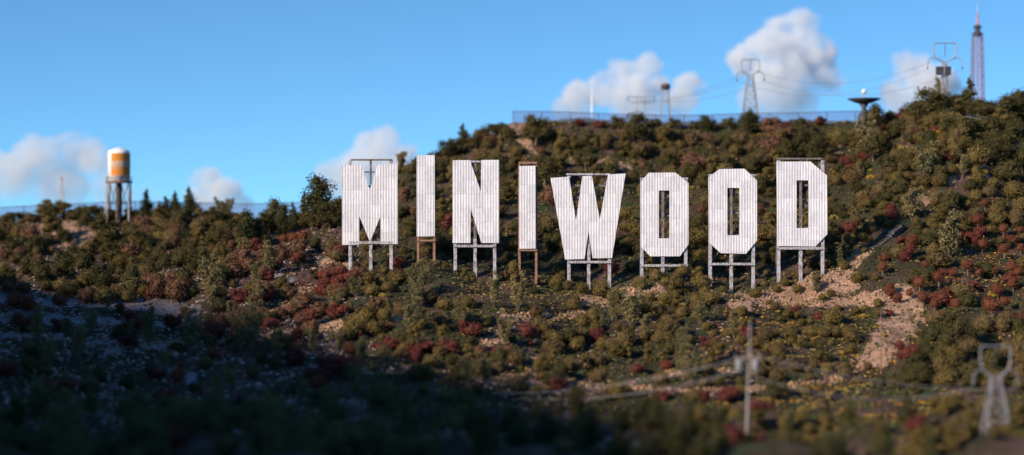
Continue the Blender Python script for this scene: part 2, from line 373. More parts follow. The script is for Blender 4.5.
for i, (k, (poly, hole, posts, bar, top)) in enumerate(LET.items()):
    d = D0; s = d / F
    cx = sum(p[0] for p in posts) / len(posts); X0 = (cx - CX) * s
    Zb = h1(X0, d); base = thing('sign_letter', (X0, d, Zb), LET_LABEL[k], 'sign letter', 'letters of the hillside sign')
    LCEN[k] = (cx, posts)
    L = lambda u, v: ((u - cx) * s, (CY - v) * s - Zb)
    o = bpy.data.objects.new('face_panel', panel_mesh([L(*p) for p in poly], [L(*p) for p in hole] if hole else None, 'face_panel')); C.objects.link(o); o.parent = base
    brown = k.startswith('I'); pm = M['rusty'] if brown else M['post']; bmx = M['rusty'] if brown else M['brace']
    w = .30 if brown else .40
    v0 = min(p[1] for p in poly); v1 = max(p[1] for p in poly)
    topv = top[2] if top else v0 + 2
    ins = 6 if k in ('O', 'O2') else 0
    px = []
    for j, (u, foot) in enumerate(posts):
        x = L(u, 0)[0]; px.append(x); g = h1(X0 + x, d + .45) - Zb - .5
        zt = L(0, topv + (ins if 0 < j < 2 else 0))[1]
        mid = k in ('M', 'N', 'D', 'O', 'O2') and j == 1
        zm = L(0, v1 - 4)[1] if mid else zt
        o = one('beam', (x, .40, g), (x, .40, zm), w).build('post', pm, base)
        if mid: one('beam', (x, .40, zm), (x, .40, zt), w * (.6 if k == 'M' else .85)).build('post', bmx, base)
    zz = L(0, bar)[1]
    one('beam', (px[0] - w * .5, .14, zz), (px[-1] + w * .5, .14, zz), w * .75).build('crossbar', pm, base)
    if top:
        one('beam', (L(top[0], 0)[0], .16, L(0, top[2])[1]), (L(top[1], 0)[0], .16, L(0, top[2])[1]), .22 if not brown else .26).build('top_bar', bmx if brown or k in ('M', 'D') else M['post'], base)
    if k == 'M': one('beam', (L(364.5, 0)[0], .2, L(0, 172)[1]), (L(377.5, 0)[0], .2, L(0, 172)[1]), .2).build('crossbar', bmx, base)
    # girts and diagonals behind the sheet, seen through the openings
    lev = [L(0, v0 + (v1 - v0) * q)[1] for q in (.14, .28, .52, .78)]
    lo_x, hi_x = (L(567, 0)[0], L(609, 0)[0]) if k == 'W' else (px[0], px[-1])
    for z in lev[1 if k == 'M' else 0:2 if k == 'W' else 4]: one('beam', (lo_x, .68, z), (hi_x, .68, z), .24).build('girt', bmx, base)
    for a, b in zip(px[:-1], px[1:]):
        n_ = 3
        zs = [L(0, topv + 3)[1] + (zz - L(0, topv + 3)[1]) * q / n_ for q in range(n_ + 1)]
        for q in range(n_):
            if (k == 'W' and q == n_ - 1) or (k == 'M' and q == 0): continue
            if q % 2: one('beam', (a, .84, zs[q]), (b, .84, zs[q + 1]), .17).build('brace', bmx, base)
            else: one('beam', (b, .84, zs[q]), (a, .84, zs[q + 1]), .13).build('brace', bmx, base)
    for x in (px[0], px[-1]):     # raking struts down to the slope behind
        yb = 3.2; g = h1(X0 + x, d + yb) - Zb - .3; zt = L(0, v0 + (v1 - v0) * .45)[1]
        if g < zt - 1: one('beam', (x, .55, zt), (x, yb, g), .17).build('rear_strut', bmx, base)

# ------------------------------------------------------------------ plants
def leaf(mb, p, nrm, size, rng, tint):
    a = nrm.orthogonal().normalized(); a = Matrix.Rotation(rng.uniform(0, 6.283), 3, nrm) @ a; b = nrm.cross(a)
    l, w = size * rng.uniform(.75, 1.3), size * rng.uniform(.45, .8)
    lift = nrm * (size * .25)
    mb.add([p - a * l * .5, p + b * w * .5 + lift, p + a * l * .5, p - b * w * .5 + lift], [(0, 1, 2, 3)], tint)
def rnd_dir(rng):
    z = rng.uniform(-1, 1); t = rng.uniform(0, 6.283); r = math.sqrt(1 - z * z); return Vector((r * math.cos(t), r * math.sin(t), z))
ICO = None
def core(mb, c, r, rng, k=.78):
    global ICO
    if ICO is None:
        bm = bmesh.new(); bmesh.ops.create_icosphere(bm, subdivisions=2, radius=1); ICO = ([v.co.copy() for v in bm.verts], [tuple(v.index for v in f.verts) for f in bm.faces]); bm.free()
    q = rng.uniform(0, 50)
    vs = [Vector((c[0] + v.x * r[0] * k * (1 + .25 * mnoise.noise(v * 2.3 + Vector((q, 0, 0)))), c[1] + v.y * r[1] * k * (1 + .25 * mnoise.noise(v * 2.3 + Vector((q, 5, 0)))), c[2] + v.z * r[2] * k)) for v in ICO[0]]
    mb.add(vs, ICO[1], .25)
def leaf_lobes(mb, lobes, n, size, rng, spread=.7, fill=(.78, 1.08), solid=True, ck=.78):
    tot = sum(r[0] * r[2] for c, r in lobes)
    for c, r in lobes:
        c = Vector(c); q = rng.uniform(0, 99)
        if solid: core(mb, c, r, rng, ck)
        for _ in range(int(n * r[0] * r[2] / tot)):
            u = rnd_dir(rng)
            bumpy = 1 + .30 * mnoise.noise(u * 2.6 + Vector((q, q, 0)))
            k = rng.uniform(*fill) * bumpy
            p = c + Vector((u.x * r[0], u.y * r[1], u.z * r[2])) * k
            if p.z < .02: continue
            nn = (Vector((u.x / r[0], u.y / r[1], u.z / r[2])).normalized() + rnd_dir(rng) * spread).normalized()
            leaf(mb, p, nn, size, rng, min(1, max(0, .5 + rng.gauss(0, .24) + .25 * (bumpy - 1) / .2)))  # tint darkens hollows and lightens bumps, shading put into the leaf colour
# unit plants (height 1), to be scaled: (name of mesh parts, builder)
def round_bush(rng, n=760):
    mb = MB(); ir = rng.random()
    lobes = [((0, 0, .44), (.46, .46, .42))]
    for _ in range(rng.randint(3, 6)):
        t = rng.uniform(0, 6.28); q = rng.uniform(.18, .30 + .22 * ir); k = rng.uniform(.16, .32)
        lobes.append(((q * math.cos(t), q * math.sin(t), rng.uniform(.22, .80)), (k, k, k * .92)))
    leaf_lobes(mb, lobes, n, .092, rng, .8, (.72, 1.16)); return {'': mb}
def ball_bush(rng, n=640):
    mb = MB(); lobes = [((0, 0, .46), (.48, .48, .45))]
    for _ in range(rng.randint(2, 4)):
        t = rng.uniform(0, 6.28); lobes.append(((.24 * math.cos(t), .24 * math.sin(t), rng.uniform(.34, .66)), (.29, .29, .28)))
    leaf_lobes(mb, lobes, n, .095, rng, .7, (.8, 1.1)); return {'': mb}
def tall_bush(rng):
    mb = MB(); lobes = []
    for i in range(9):
        z = rng.uniform(.12, .88); w = .34 * (1 - .55 * abs(z - .35) / .6); t = rng.uniform(0, 6.28)
        lobes.append(((w * .55 * math.cos(t), w * .55 * math.sin(t), z), (.17, .17, .14)))
    leaf_lobes(mb, lobes, 1100, .055, rng); return {'': mb}
def trunk(h, r0, r1, rng, lean=.03):
    mb = MB(); pts = [(rng.uniform(-lean, lean) * i, rng.uniform(-lean, lean) * i, -.06 + (h + .06) * i / 4) for i in range(5)]
    b = None
    for i in range(4): mb.beam(pts[i], pts[i + 1], 2 * (r0 + (r1 - r0) * i / 4), 6, 2 * (r0 + (r1 - r0) * (i + 1) / 4))
    return mb, pts[-1]
def lollipop(rng):
    tr, top = trunk(.62, .028, .018, rng, .008); cr = MB()
    for _ in range(4):
        d = rnd_dir(rng); tr.beam((0, 0, .5), (d.x * .2, d.y * .2, .68 + .1 * d.z), .02, 4, .008)
    lob = [((0, 0, .64), (.36, .36, .33))] + [((rng.uniform(-.14, .14), rng.uniform(-.14, .14), .70 + rng.uniform(-.08, .12)), (.19, .19, .17)) for _ in range(3)]
    leaf_lobes(cr, lob, 800, .060, rng, fill=(.75, 1.12)); return {'trunk': tr, 'crown': cr}
def sapling(rng):
    tr = MB(); cr = MB()
    for s_ in range(6):
        t = rng.uniform(0, 6.28); sp = rng.uniform(.05, .26); h = rng.uniform(.6, 1.0)
        p0 = Vector((0, 0, -.05)); prev = p0
        for i in range(1, 6):
            q = i / 5; p = Vector((sp * math.cos(t) * q ** .7, sp * math.sin(t) * q ** .7, h * q)); tr.beam(prev, p, .022 * (1.2 - q), 4, .022 * (1.05 - q)); prev = p
            if i >= 2:
                c = p + Vector((rng.uniform(-.05, .05), rng.uniform(-.05, .05), rng.uniform(-.04, .04)))
                r = .11 * (1.25 - .5 * q)
                leaf_lobes(cr, [(c, (r, r, r * .9))], 64, .052, rng, 1.2, (.3, 1.25), solid=False)
                tr.beam(p, c + rnd_dir(rng) * r * .8, .010, 4, .004)
    return {'trunk': tr, 'crown': cr}
def conifer(rng, w=.26):
    tr, _ = trunk(.9, .03, .008, rng, .004); cr = MB()
    lob = []
    for i in range(12):
        z = .10 + .84 * i / 11; rad = w * (1.04 - z) * rng.uniform(.75, 1.15) + .02
        for _ in range(2 if z < .6 else 1):
            t = rng.uniform(0, 6.28); lob.append(((rad * .45 * math.cos(t), rad * .45 * math.sin(t), z + rng.uniform(-.02, .02)), (rad * .72, rad * .72, .085)))
    leaf_lobes(cr, lob, 1700, .050, rng, .8, (.6, 1.35), ck=.55); return {'trunk': tr, 'crown': cr}
def cypress(rng):
    tr, _ = trunk(.8, .03, .01, rng, .004); cr = MB(); lob = []
    for i in range(9):
        z = .12 + .78 * i / 8; rad = .19 * math.sin(math.pi * (.16 + .76 * (1 - z))) * rng.uniform(.85, 1.2) + .02; t = rng.uniform(0, 6.28)
        lob.append(((.05 * math.cos(t), .05 * math.sin(t), z), (rad, rad, .13)))
    for _ in range(2):
        t = rng.uniform(0, 6.28); lob.append(((.17 * math.cos(t), .17 * math.sin(t), rng.uniform(.35, .6)), (.07, .07, .16)))
    leaf_lobes(cr, lob, 1800, .048, rng, .8, (.65, 1.35), ck=.6); return {'trunk': tr, 'crown': cr}
def broadleaf(rng):
    tr, top = trunk(.6, .035, .02, rng, .012); cr = MB(); lob = [((0, 0, .55), (.24, .24, .26))]
    for _ in range(9):
        t = rng.uniform(0, 6.28); z = rng.uniform(.26, .86); r = .27 * math.sin(math.pi * min(.92, z)) + .04
        p = (r * math.cos(t), r * math.sin(t), z); k = rng.uniform(.11, .17); lob.append((p, (k, k, k * .9))); tr.beam((0, 0, .3 + .3 * z), p, .022, 4, .008)
    leaf_lobes(cr, lob, 1900, .052, rng, .9, (.6, 1.4), ck=.6); return {'trunk': tr, 'crown': cr}
def spiky(rng):
    tr = MB(); cr = MB()
    for _ in range(11):
        t = rng.uniform(0, 6.28); sp = rng.uniform(.05, .40); h = rng.uniform(.6, 1.0)
        p = Vector((sp * math.cos(t), sp * math.sin(t), h)); tr.beam((0, 0, -.05), p, .024, 4, .008)
        for q in (.35, .5, .65, .8, .95):
            r = .085 * (1.3 - q) + .02; leaf_lobes(cr, [(p * q, (r, r, r * 1.7))], 40, .05, rng, .9, (.4, 1.2), solid=False)
    return {'trunk': tr, 'crown': cr}
def flat_shrub(rng):
    mb = MB(); lob = [((rng.uniform(-.45, .45), rng.uniform(-.35, .35), rng.uniform(.12, .4)), (.36, .32, .30)) for _ in range(5)]
    leaf_lobes(mb, lob, 420, .15, rng, .8, (.6, 1.2)); return {'': mb}

KINDS = {  # object name, category, builder, variants, leaf material, bark, words for the label
 'olive':   ('round_bush', 'bush', ball_bush, 6, 'olive', None, 'round olive bush', 'round olive bushes'),
 'green':   ('dark_bush', 'bush', round_bush, 5, 'green', None, 'dark green bush', 'dark green bushes'),
 'brown':   ('brown_bush', 'bush', ball_bush, 5, 'brown', None, 'brownish olive bush', 'brownish olive bushes'),
 'tall':    ('upright_bush', 'bush', tall_bush, 5, 'olive', None, 'tall olive bush', 'tall olive bushes'),
 'russet':  ('russet_bush', 'bush', round_bush, 5, 'russet', None, 'reddish brown bush', 'reddish brown bushes'),
 'redbush': ('red_bush', 'bush', round_bush, 4, 'red', None, 'dark red bush', 'dark red bushes'),
 'lolly':   ('red_tree', 'tree', lollipop, 5, 'brick', 'lightbark', 'small red-crowned tree', 'small red-crowned trees'),
 'sapling': ('leafy_sapling', 'sapling', sapling, 6, 'sapling', 'bark', 'sparse pale-leaved sapling', 'sparse pale-leaved saplings'),
 'conifer': ('conifer_tree', 'tree', conifer, 5, 'dark', 'bark', 'dark pointed conifer', 'dark pointed conifers'),
 'cypress': ('cypress_tree', 'tree', cypress, 4, 'dark', 'bark', 'dense dark cypress', 'dense dark cypresses'),
 'broad':   ('broadleaf_tree', 'tree', broadleaf, 6, 'green', 'bark', 'bushy green tree', 'bushy green trees'),
 'nconifer': ('conifer_tree', 'tree', conifer, 4, 'liftedwood', 'bark', 'blurred green conifer', 'blurred green conifers'),
 'ncypress': ('cypress_tree', 'tree', cypress, 4, 'liftedwood', 'bark', 'blurred green cypress', 'blurred green cypresses'),
 'nbroad':   ('broadleaf_tree', 'tree', broadleaf, 4, 'liftedwood', 'bark', 'blurred bushy tree', 'blurred bushy trees'),
 'spiky':   ('brushy_shrub', 'shrub', spiky, 3, 'sapling', 'bark', 'spiky brownish shrub', 'spiky brownish shrubs'),
 'yellow':  ('yellow_shrub', 'shrub', flat_shrub, 3, 'yellow', None, 'low yellow shrub', 'low yellow shrubs')}
PROTO = {}
for k, (nm, cat, fn, nv, lm, bk, w1, w2) in KINDS.items():
    PROTO[k] = []
    for i in range(nv):
        parts = fn(random.Random(hash(k) % 1000 if False else sum(map(ord, k)) * 31 + i))
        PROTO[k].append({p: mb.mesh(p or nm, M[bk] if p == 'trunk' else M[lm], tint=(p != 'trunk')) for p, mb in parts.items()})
PLANTS = []
GRIDP = {}
def plant(kind, p, h, w=None, var=None):
    """p: ground point, h: height in metres, w: width factor"""
    PLANTS.append((kind, p, h, w or 1.0, var)); GRIDP.setdefault((int(p.x // 4), int(p.y // 4)), []).append((p.x, p.y, h * .36 * (w or 1)))
CLEAR = []
def free(x, y, r, k=.8):
    for (cx, cy, cr) in CLEAR:
        if math.hypot(cx - x, cy - y) < cr + r * .8: return False
    for i in (-1, 0, 1):
        for j in (-1, 0, 1):
            for (a, b, q) in GRIDP.get((int(x // 4) + i, int(y // 4) + j), ()):
                if math.hypot(a - x, (b - y)) < (r + q) * k: return False
    return True
def by_px(kind, u, vbase, hpx, w=1.0, var=None):
    p = hit(u, vbase)
    if p is None:
        p = None
        for dv in range(1, 30):
            p = hit(u, vbase + dv)
            if p is not None: break
    if p is None: return
    plant(kind, p, hpx * p.y / F, w, var)
# --- plants that can be told apart in the photograph (x, foot, height in its pixels)
def zlist(kind, ox, oy, sc_, items, grow=1.0):
    for (zx, zy, zr) in items: by_px(kind, ox + zx / sc_, oy + (zy + zr * .85) / sc_, 2 * zr / sc_ * grow)
zlist('olive', 540, 240, 3.79, [(65,160,32),(160,180,28),(230,190,35),(340,105,25),(380,170,30),(440,135,28),(475,155,20),(540,120,30),(520,175,28),(130,245,28),(285,215,35),(450,260,30),(535,275,28),(615,160,32),(650,225,30),(165,310,30),(215,335,30),(240,400,30),(290,420,35),(140,400,30),(60,370,30),(20,345,25),(630,330,18),(710,355,18),(665,388,15),(590,235,26),(420,215,22)])
zlist('olive', 700, 230, 3.79, [(210,240,25),(290,225,18),(320,200,18),(375,170,22),(370,232,22),(465,255,18),(495,240,18),(440,182,15),(545,138,20),(598,185,28),(665,182,15),(675,280,18),(675,315,20),(155,312,25),(125,315,15),(25,370,20),(105,395,18),(165,360,18),(160,430,22),(215,405,15),(330,330,20),(365,325,18),(385,350,18),(420,345,15),(345,420,18),(385,425,25),(400,390,18),(460,390,20),(525,380,15),(560,390,28),(590,310,20),(625,295,15),(300,340,12),(520,300,15),(300,430,18),(500,430,15)])
zlist('olive', 824, 190, 3.79, [(75,290,20),(195,335,15),(205,430,15),(225,62,22),(200,100,20),(130,165,20),(180,148,20),(245,132,18),(150,230,14)])
zlist('olive', 824, 80, 3.79, [(490,165,35),(540,190,35),(580,285,45),(530,240,32),(500,205,25),(270,375,30),(320,370,25),(300,420,25),(380,390,30),(440,385,30),(490,350,25),(720,425,42),(640,400,25),(590,390,30),(575,440,25),(360,225,28),(450,225,25)])
zlist('green', 824, 80, 3.79, [(700,350,50),(650,300,40),(620,230,35),(680,230,35),(740,300,40)])
zlist('lolly', 824, 190, 3.79, [(328,240,24),(600,228,24),(610,68,20),(385,295,18),(362,375,29),(250,388,22),(435,350,27),(490,330,22),(545,302,27),(587,328,18),(490,370,18),(647,322,16),(658,396,28),(620,440,24),(685,445,24),(375,434,26),(280,424,22),(420,446,22),(680,170,22),(742,164,16),(745,236,18),(335,322,13),(500,450,24),(325,405,18)], 1.25)
zlist('redbush', 824, 190, 3.79, [(592,155,24),(460,320,15),(720,195,18),(700,185,15)])
zlist('redbush', 824, 80, 3.79, [(260,150,32),(310,135,26),(225,205,25),(90,310,18),(60,330,16),(100,330,14),(50,370,14)])
zlist('redbush', 700, 230, 3.79, [(720,318,15),(720,235,19),(745,265,15)])
zlist('yellow', 824, 80, 3.79, [(320,175,16),(410,200,24),(95,365,14),(180,370,12),(290,260,14)])
zlist('yellow', 360, 240, 3.79, [(60,155,16),(85,215,14),(80,185,12),(65,270,13),(75,150,14)])
for a in [('sapling',416,300,36,.9),('sapling',412,336,46,.8),('sapling',421,292,30,.9),('sapling',458,330,36,.8),('sapling',495,308,36,.7),('sapling',518,312,40,.7),('sapling',505,345,34,.8),
          ('sapling',683,380,56,.75),('sapling',632,330,44,.9),('sapling',612,322,34,.8),('sapling',272,276,38,.9),('sapling',213,292,36,1.2),('sapling',203,284,26,1),('sapling',253,350,48,.9),('sapling',240,352,36,.9),
          ('sapling',148,348,36,1),('sapling',40,345,38,1),('sapling',190,352,42,1),('sapling',913,222,34,1.1),('sapling',948,260,48,1.1),('sapling',868,153,38,1.05),('sapling',926,181,38,1.1),('sapling',700,382,34,.8),
          ('broad',929,127,40,1.35),('sapling',941,112,34,.8),('conifer',969,115,36,1.35),('broad',953,118,24,1.2),('broad',990,122,22,1.2),('cypress',1005,125,30,1.6),('cypress',1018,126,36,1.6),('broad',998,125,26,1.3),('broad',1030,128,36,1.3),('cypress',985,121,20,1.7),
          ('green',884,128,14,1.2),('redbush',893,126,15,1.2),('redbush',903,124,14,1.2),('brown',912,126,18,1.2),('tall',918,122,22,1.3),('broad',938,122,26,1.3),('broad',921,124,26,1.2),('green',946,124,20,1.3),('tall',960,122,24,1.3),('broad',978,124,26,1.3),('green',1010,130,20,1.4),('tall',1001,130,22,1.4),('olive',955,134,22,1.3),('green',968,136,22,1.3),('green',985,138,22,1.3),('broad',1012,150,34,1.2),('broad',1000,160,30,1.2),('green',980,158,22,1.2),('broad',1022,176,34,1.3),('green',1004,182,24,1.3),
          ('conifer',147,218,28,1.5),('conifer',166,218,22,1.5),('conifer',175,218,27,1.4),('conifer',189,217,30,1.4),('conifer',160,219,18,1.4),('tall',40,221,18,1.5),('tall',48,220,22,1.3),('broad',56,220,20,1.4),('tall',66,220,17,1.5),('green',24,223,12,1.6),('green',8,224,12,1.6),('brown',32,223,12,1.5),('green',74,221,12,1.6),('tall',90,221,14,1.5),('green',104,221,12,1.6),('green',112,222,12,1.5),('tall',128,221,14,1.5),('green',138,222,12,1.6),('tall',156,221,14,1.5),('green',182,221,14,1.5),('tall',200,222,14,1.6),('green',208,222,12,1.6),('green',232,226,14,1.6),('tall',240,230,18,1.5),('broad',82,218,14,1.5),('broad',97,217,14,1.5),('spiky',222,221,24,1.6),('tall',214,221,15,1.5),
          ('cypress',247,250,40,1.1),('cypress',273,236,38,.95),('cypress',264,238,26,1.1),('cypress',283,238,34,.9),('conifer',293,230,28,1.1),('cypress',319,228,53,1.15),('conifer',304,228,34,1.0),('broad',330,230,32,1.2),('cypress',338,226,28,1.5),('broad',312,232,22,1.4),('broad',233,240,22,1.3),('broad',352,222,22,1.3),('cypress',258,243,24,1.1),
          ('conifer',463,146,22,1.5),('broad',486,140,18,1.4),('broad',476,150,16,1.5),('broad',618,132,17,1.3),('broad',649,132,14,1.3),('broad',658,131,11,1.4),('broad',674,132,15,1.3),('broad',694,131,10,1.5),('cypress',705,132,17,1.7),('broad',712,132,12,1.4),('broad',729,131,14,1.4),('cypress',754,132,18,1.9),('broad',771,131,14,1.6),('redbush',786,129,9,1.3),('redbush',820,127,9,1.4),('redbush',803,128,8,1.4),('redbush',600,129,8,1.5),('redbush',580,128,8,1.5),('broad',430,172,20,1.3),('broad',445,162,22,1.3),('broad',455,156,18,1.4),('broad',500,136,14,1.5),
          ('lolly',284,247,14,1.1),('lolly',293,247,15,1.1),('lolly',303,246,16,1.1),('russet',249,274,26,1),('russet',236,280,20,1),('russet',268,262,16,1),('redbush',300,262,13,1.1),('russet',283,262,13,1),
          ('lolly',60,317,24,1),('lolly',14,318,26,1),('lolly',28,319,24,1),('lolly',18,334,22,1),('lolly',8,300,20,1),('olive',70,297,18,1.1),('russet',87,305,18,1.1),('olive',105,304,20,1.2),('olive',128,304,16,1.2),('olive',118,298,16,1.1),
          ('russet',161,300,26,1),('russet',150,292,20,1.1),('russet',178,305,22,1),('russet',305,308,20,1.2),('russet',292,318,18,1.2),('russet',320,318,16,1.2),('redbush',326,292,16,1.1),('russet',343,298,16,1.2),('redbush',350,284,18,1.1),('russet',360,280,14,1.2),('russet',313,334,14,1.2),
          ('redbush',128,348,16,1.3),('redbush',350,375,22,1),('redbush',320,385,20,1),('redbush',378,333,12,1.2),('redbush',380,352,10,1.5),('redbush',425,352,14,1.3),('redbush',450,356,16,1.2),('redbush',394,350,14,1.2),('redbush',415,360,14,1.3),('russet',480,358,14,1.2),('redbush',497,357,12,1.1),('russet',508,354,10,1),('redbush',214,338,22,1.1),('russet',220,330,18,1.1),
          ('olive',360,332,22,1.1),('olive',368,325,22,1.1),('olive',352,338,20,1.1),('olive',372,298,14,1.1),('olive',376,336,18,1),('green',345,300,12,1.1),
          ('tall',678,314,22,1),('tall',676,296,24,1),('tall',697,285,20,1.1)]:
    by_px(*a)
for q in range(9):
    p_ = hit(866 + 34 * q / 8, 253 - 25 * q / 8); CLEAR.append((p_.x, p_.y, 1.3)); CLEAR.append((p_.x, p_.y - 2.2, 1.0))
CLEAR += [(-62.6, 306, 4), (55, 300, 3.4)]
# --- the rest of the cover, sown by density (x0, x1, y0, y1, how many, heights in metres, {kind: weight})
SOW = [
 (340, 560, 160, 262, 55, (1.2, 2.5), {'green': 3, 'olive': 2, 'brown': 3, 'tall': 2.5, 'russet': .8, 'redbush': .4}),
 (828, 905, 150, 262, 48, (.9, 1.9), {'olive': 2, 'brown': 2.5, 'green': 2, 'yellow': 1.8, 'redbush': .7, 'sapling': .6}),
 (900, 1030, 150, 215, 30, (1.2, 2.3), {'green': 3, 'brown': 2, 'olive': 1.5, 'yellow': .8, 'tall': 1}),
 (730, 900, 300, 350, 34, (.7, 1.5), {'yellow': 3, 'brown': 1, 'redbush': .5}),
 (200, 420, 255, 350, 50, (.7, 1.7), {'russet': 3, 'redbush': 2.4, 'yellow': .8, 'sapling': 1}),
 (430, 1030, 124, 175, 150, (1.4, 2.7), {'green': 4, 'olive': 3, 'brown': 2, 'broad': 2.5, 'russet': .9, 'tall': 1.8, 'redbush': .3}),
 (400, 880, 165, 255, 175, (1.3, 2.6), {'green': 4, 'olive': 3.5, 'brown': 2.5, 'tall': 2.5, 'broad': 1.2, 'russet': .8, 'redbush': .25, 'yellow': .5}),
 (850, 1030, 130, 250, 95, (1.1, 2.2), {'olive': 3, 'green': 3, 'brown': 2, 'tall': 1, 'redbush': 1.1, 'yellow': 1.2, 'sapling': .4}),
 (880, 1030, 225, 330, 42, (1.2, 2.2), {'lolly': 2.2, 'green': 2.2, 'brown': 2, 'redbush': .8, 'yellow': 1.0}),
 (330, 850, 240, 340, 135, (.9, 2.0), {'olive': 3.4, 'green': 1.6, 'brown': 3, 'tall': 1.6, 'sapling': 1.2, 'redbush': .4}),
 (905, 1030, 325, 395, 46, (1.3, 2.4), {'green': 3, 'brown': 3, 'broad': 1.2, 'olive': 1, 'redbush': .5, 'yellow': .4}),
 (740, 900, 335, 400, 44, (.8, 1.5), {'olive': 3, 'green': 2, 'brown': 2, 'yellow': .8}),
 (0, 240, 217, 250, 70, (1.3, 2.6), {'green': 2.5, 'brown': 2, 'olive': 1.5, 'russet': 2.4, 'broad': 1.2, 'tall': 1}),
 (0, 230, 245, 296, 80, (1.5, 2.8), {'green': 5, 'brown': 2, 'olive': 1, 'broad': 2.2, 'russet': .8}),
 (130, 345, 235, 335, 85, (1.0, 2.0), {'russet': 4.5, 'redbush': 1.8, 'olive': 1.2, 'brown': 2, 'green': 1, 'sapling': .6, 'yellow': .3}),
 (0, 400, 310, 405, 95, (.9, 1.9), {'green': 2, 'brown': 1.5, 'redbush': 2.4, 'sapling': 2.6, 'lolly': .9}),
 (380, 780, 335, 405, 105, (1.0, 2.1), {'brown': 2.5, 'olive': 2, 'green': 2.5, 'tall': 1.8, 'redbush': 1.7, 'sapling': 1.6}),
]
for (u0, u1, v0, v1, n, (ha, hb), ws) in SOW:
    ks, wt = list(ws), list(ws.values()); made = tries = 0
    while made < n and tries < n * 14:
        tries += 1
        u, v = R.uniform(u0, u1), R.uniform(v0, v1); k = R.choices(ks, wt)[0]
        p = hit(u, v)
        if p is None or p.y > 312: continue
        h = (R.uniform(ha, hb) if R.random() < .6 else R.uniform(ha * .6, hb * 1.22)) * {'broad': 1.7, 'tall': 1.35, 'sapling': 1.7, 'lolly': 1.15, 'yellow': .42, 'conifer': 1.8}.get(k, 1)
        if p.y > 285: h *= 1.12
        if p.y > 299: h *= .62
        if p.y > 301 and 505 < u < 885: continue
        if p.y > 299 and k == 'broad': k = 'green'; h *= .6
        r = h * .36
        xy = np.array([p.x]), np.array([p.y])
        if max(near(TD, *xy)[0], near(TD, xy[0], xy[1] + 1.8)[0], near(TD, xy[0], xy[1] + 3.4)[0] * (h > 1.5)) > .5 and R.random() > .07: continue
        if max(near(TP, *xy)[0], near(TP, xy[0], xy[1] + 2.5)[0]) > .6 and R.random() > .16: continue
        if 236.8 < p.y < 242.5 and 338 < u < 830 and h > 1.6: h *= .6
        if not free(p.x, p.y, r, .68): continue
        plant(k, p, h, R.uniform(.9, 1.25)); made += 1
# --- near wood in the shade, out of focus
made = tries = 0
while made < 190 and tries < 7000:
    tries += 1
    d = R.uniform(138, 173); u = R.uniform(-30, 1054); x = (u - CX) / F * d
    k = R.choices(['nconifer', 'ncypress', 'nbroad', 'brown', 'redbush'], [3, 3.4, 4, 3.0, .7])[0]
    tallness = 1.0 - .40 * (d - 138) / 35
    h = R.uniform(3.2, 5.4) * tallness * (.45 if k in ('brown', 'redbush') else 1)
    if u > 470 and k[0] == 'n': k = {'nconifer': 'conifer', 'ncypress': 'cypress', 'nbroad': 'conifer'}[k]
    if u > 470: h *= .85
    if u > 760: h *= .85
    if d < 150: h *= .95
    if not free(x, d, h * .25, .72): continue
    if abs(u - 995) < 40 and d < 171 and h > 1.5: continue
    if abs(u - 746) < 24 and d < 171 and h > 1.4: continue
    plant(k, Vector((x, d, h1(x, d))), h, R.uniform(1.0, 1.4)); made += 1

made = tries = 0
while made < 60 and tries < 4000:
    tries += 1
    d = R.uniform(146, 172); u = R.uniform(680, 1040); x = (u - CX) / F * d; k = R.choices(['tall', 'brown', 'redbush', 'olive'], [4, 2, 1, 1])[0]
    h = R.uniform(.9, 2.0) * (1.3 if k == 'tall' else 1)
    if not free(x, d, h * .3, .7): continue
    plant(k, Vector((x, d, h1(x, d))), h, R.uniform(1.0, 1.4)); made += 1
# --- labels: which plant is which
ORD = 'first second third fourth fifth sixth seventh eighth ninth tenth eleventh twelfth thirteenth fourteenth fifteenth sixteenth seventeenth eighteenth nineteenth twentieth'.split()
LNAME = {'M': 'letter M', 'I': 'white-topped letter I', 'N': 'letter N', 'I2': 'brown-framed letter I', 'W': 'letter W', 'O': 'O beside W', 'O2': 'O beside D', 'D': 'letter D'}
def zone(u, v, d):
    L_ = min(LCEN, key=lambda q: abs(LCEN[q][0] - u)); ln = LNAME[L_]
    if d < 166:
        for lim, s in ((130, 'below the water tower'), (270, 'below the pointed conifers'), (720, 'below ' + ln), (800, 'by the utility pole'), (930, 'below the bare slope'), (9e9, 'by the near pylon')):
            if u < lim: return 'in the near wood ' + s
    if d < 205:
        for lim, s in ((120, 'on shaded ground under the water tower'), (230, 'on shaded ground under the conifers'), (340, 'on shaded ground before the russet slope'), (730, 'on the lower slope under ' + ln), (830, 'behind the utility pole'), (930, 'below the bare slope'), (9e9, 'behind the near pylon')):
            if u < lim: return s
    if u > 838:
        if d < 232: return 'beside the bare dirt slope' if u < 920 else 'on the slope above the near pylon'
        if d < 255: return 'beside the concrete ramp' if u < 915 else 'on the red tree slope'
        if u < 915: return 'on the spur below the dish'
        return 'under the transformer pylon' if u < 960 else 'under the broadcast tower'
    if u < 338:
        if d > 285: return ('on the far ridge by the mast' if u < 85 else 'on the ridge by the water tower' if u < 140 else 'on the ridge by the conifers' if u < 215 else 'on the ridge by the cypresses')
        if d > 245: return ('in the dark hollow by the pale rock' if u < 70 else 'in the dark hollow under the tower' if u < 140 else 'in the hollow under the conifers' if u < 220 else 'on the crest behind the russet slope')
        return 'on the bank under the water tower' if u < 130 else 'on the russet slope' if u < 260 else 'on the russet slope next to M'
    if d > 296: return 'under the ridge fence above ' + ln
    if d > 268: return 'high on the hill behind ' + ln
    if d > 243: return 'just behind ' + ln
    if d > 226: return 'at the foot of ' + ln
    return 'on the slope below ' + ln
cl = {}
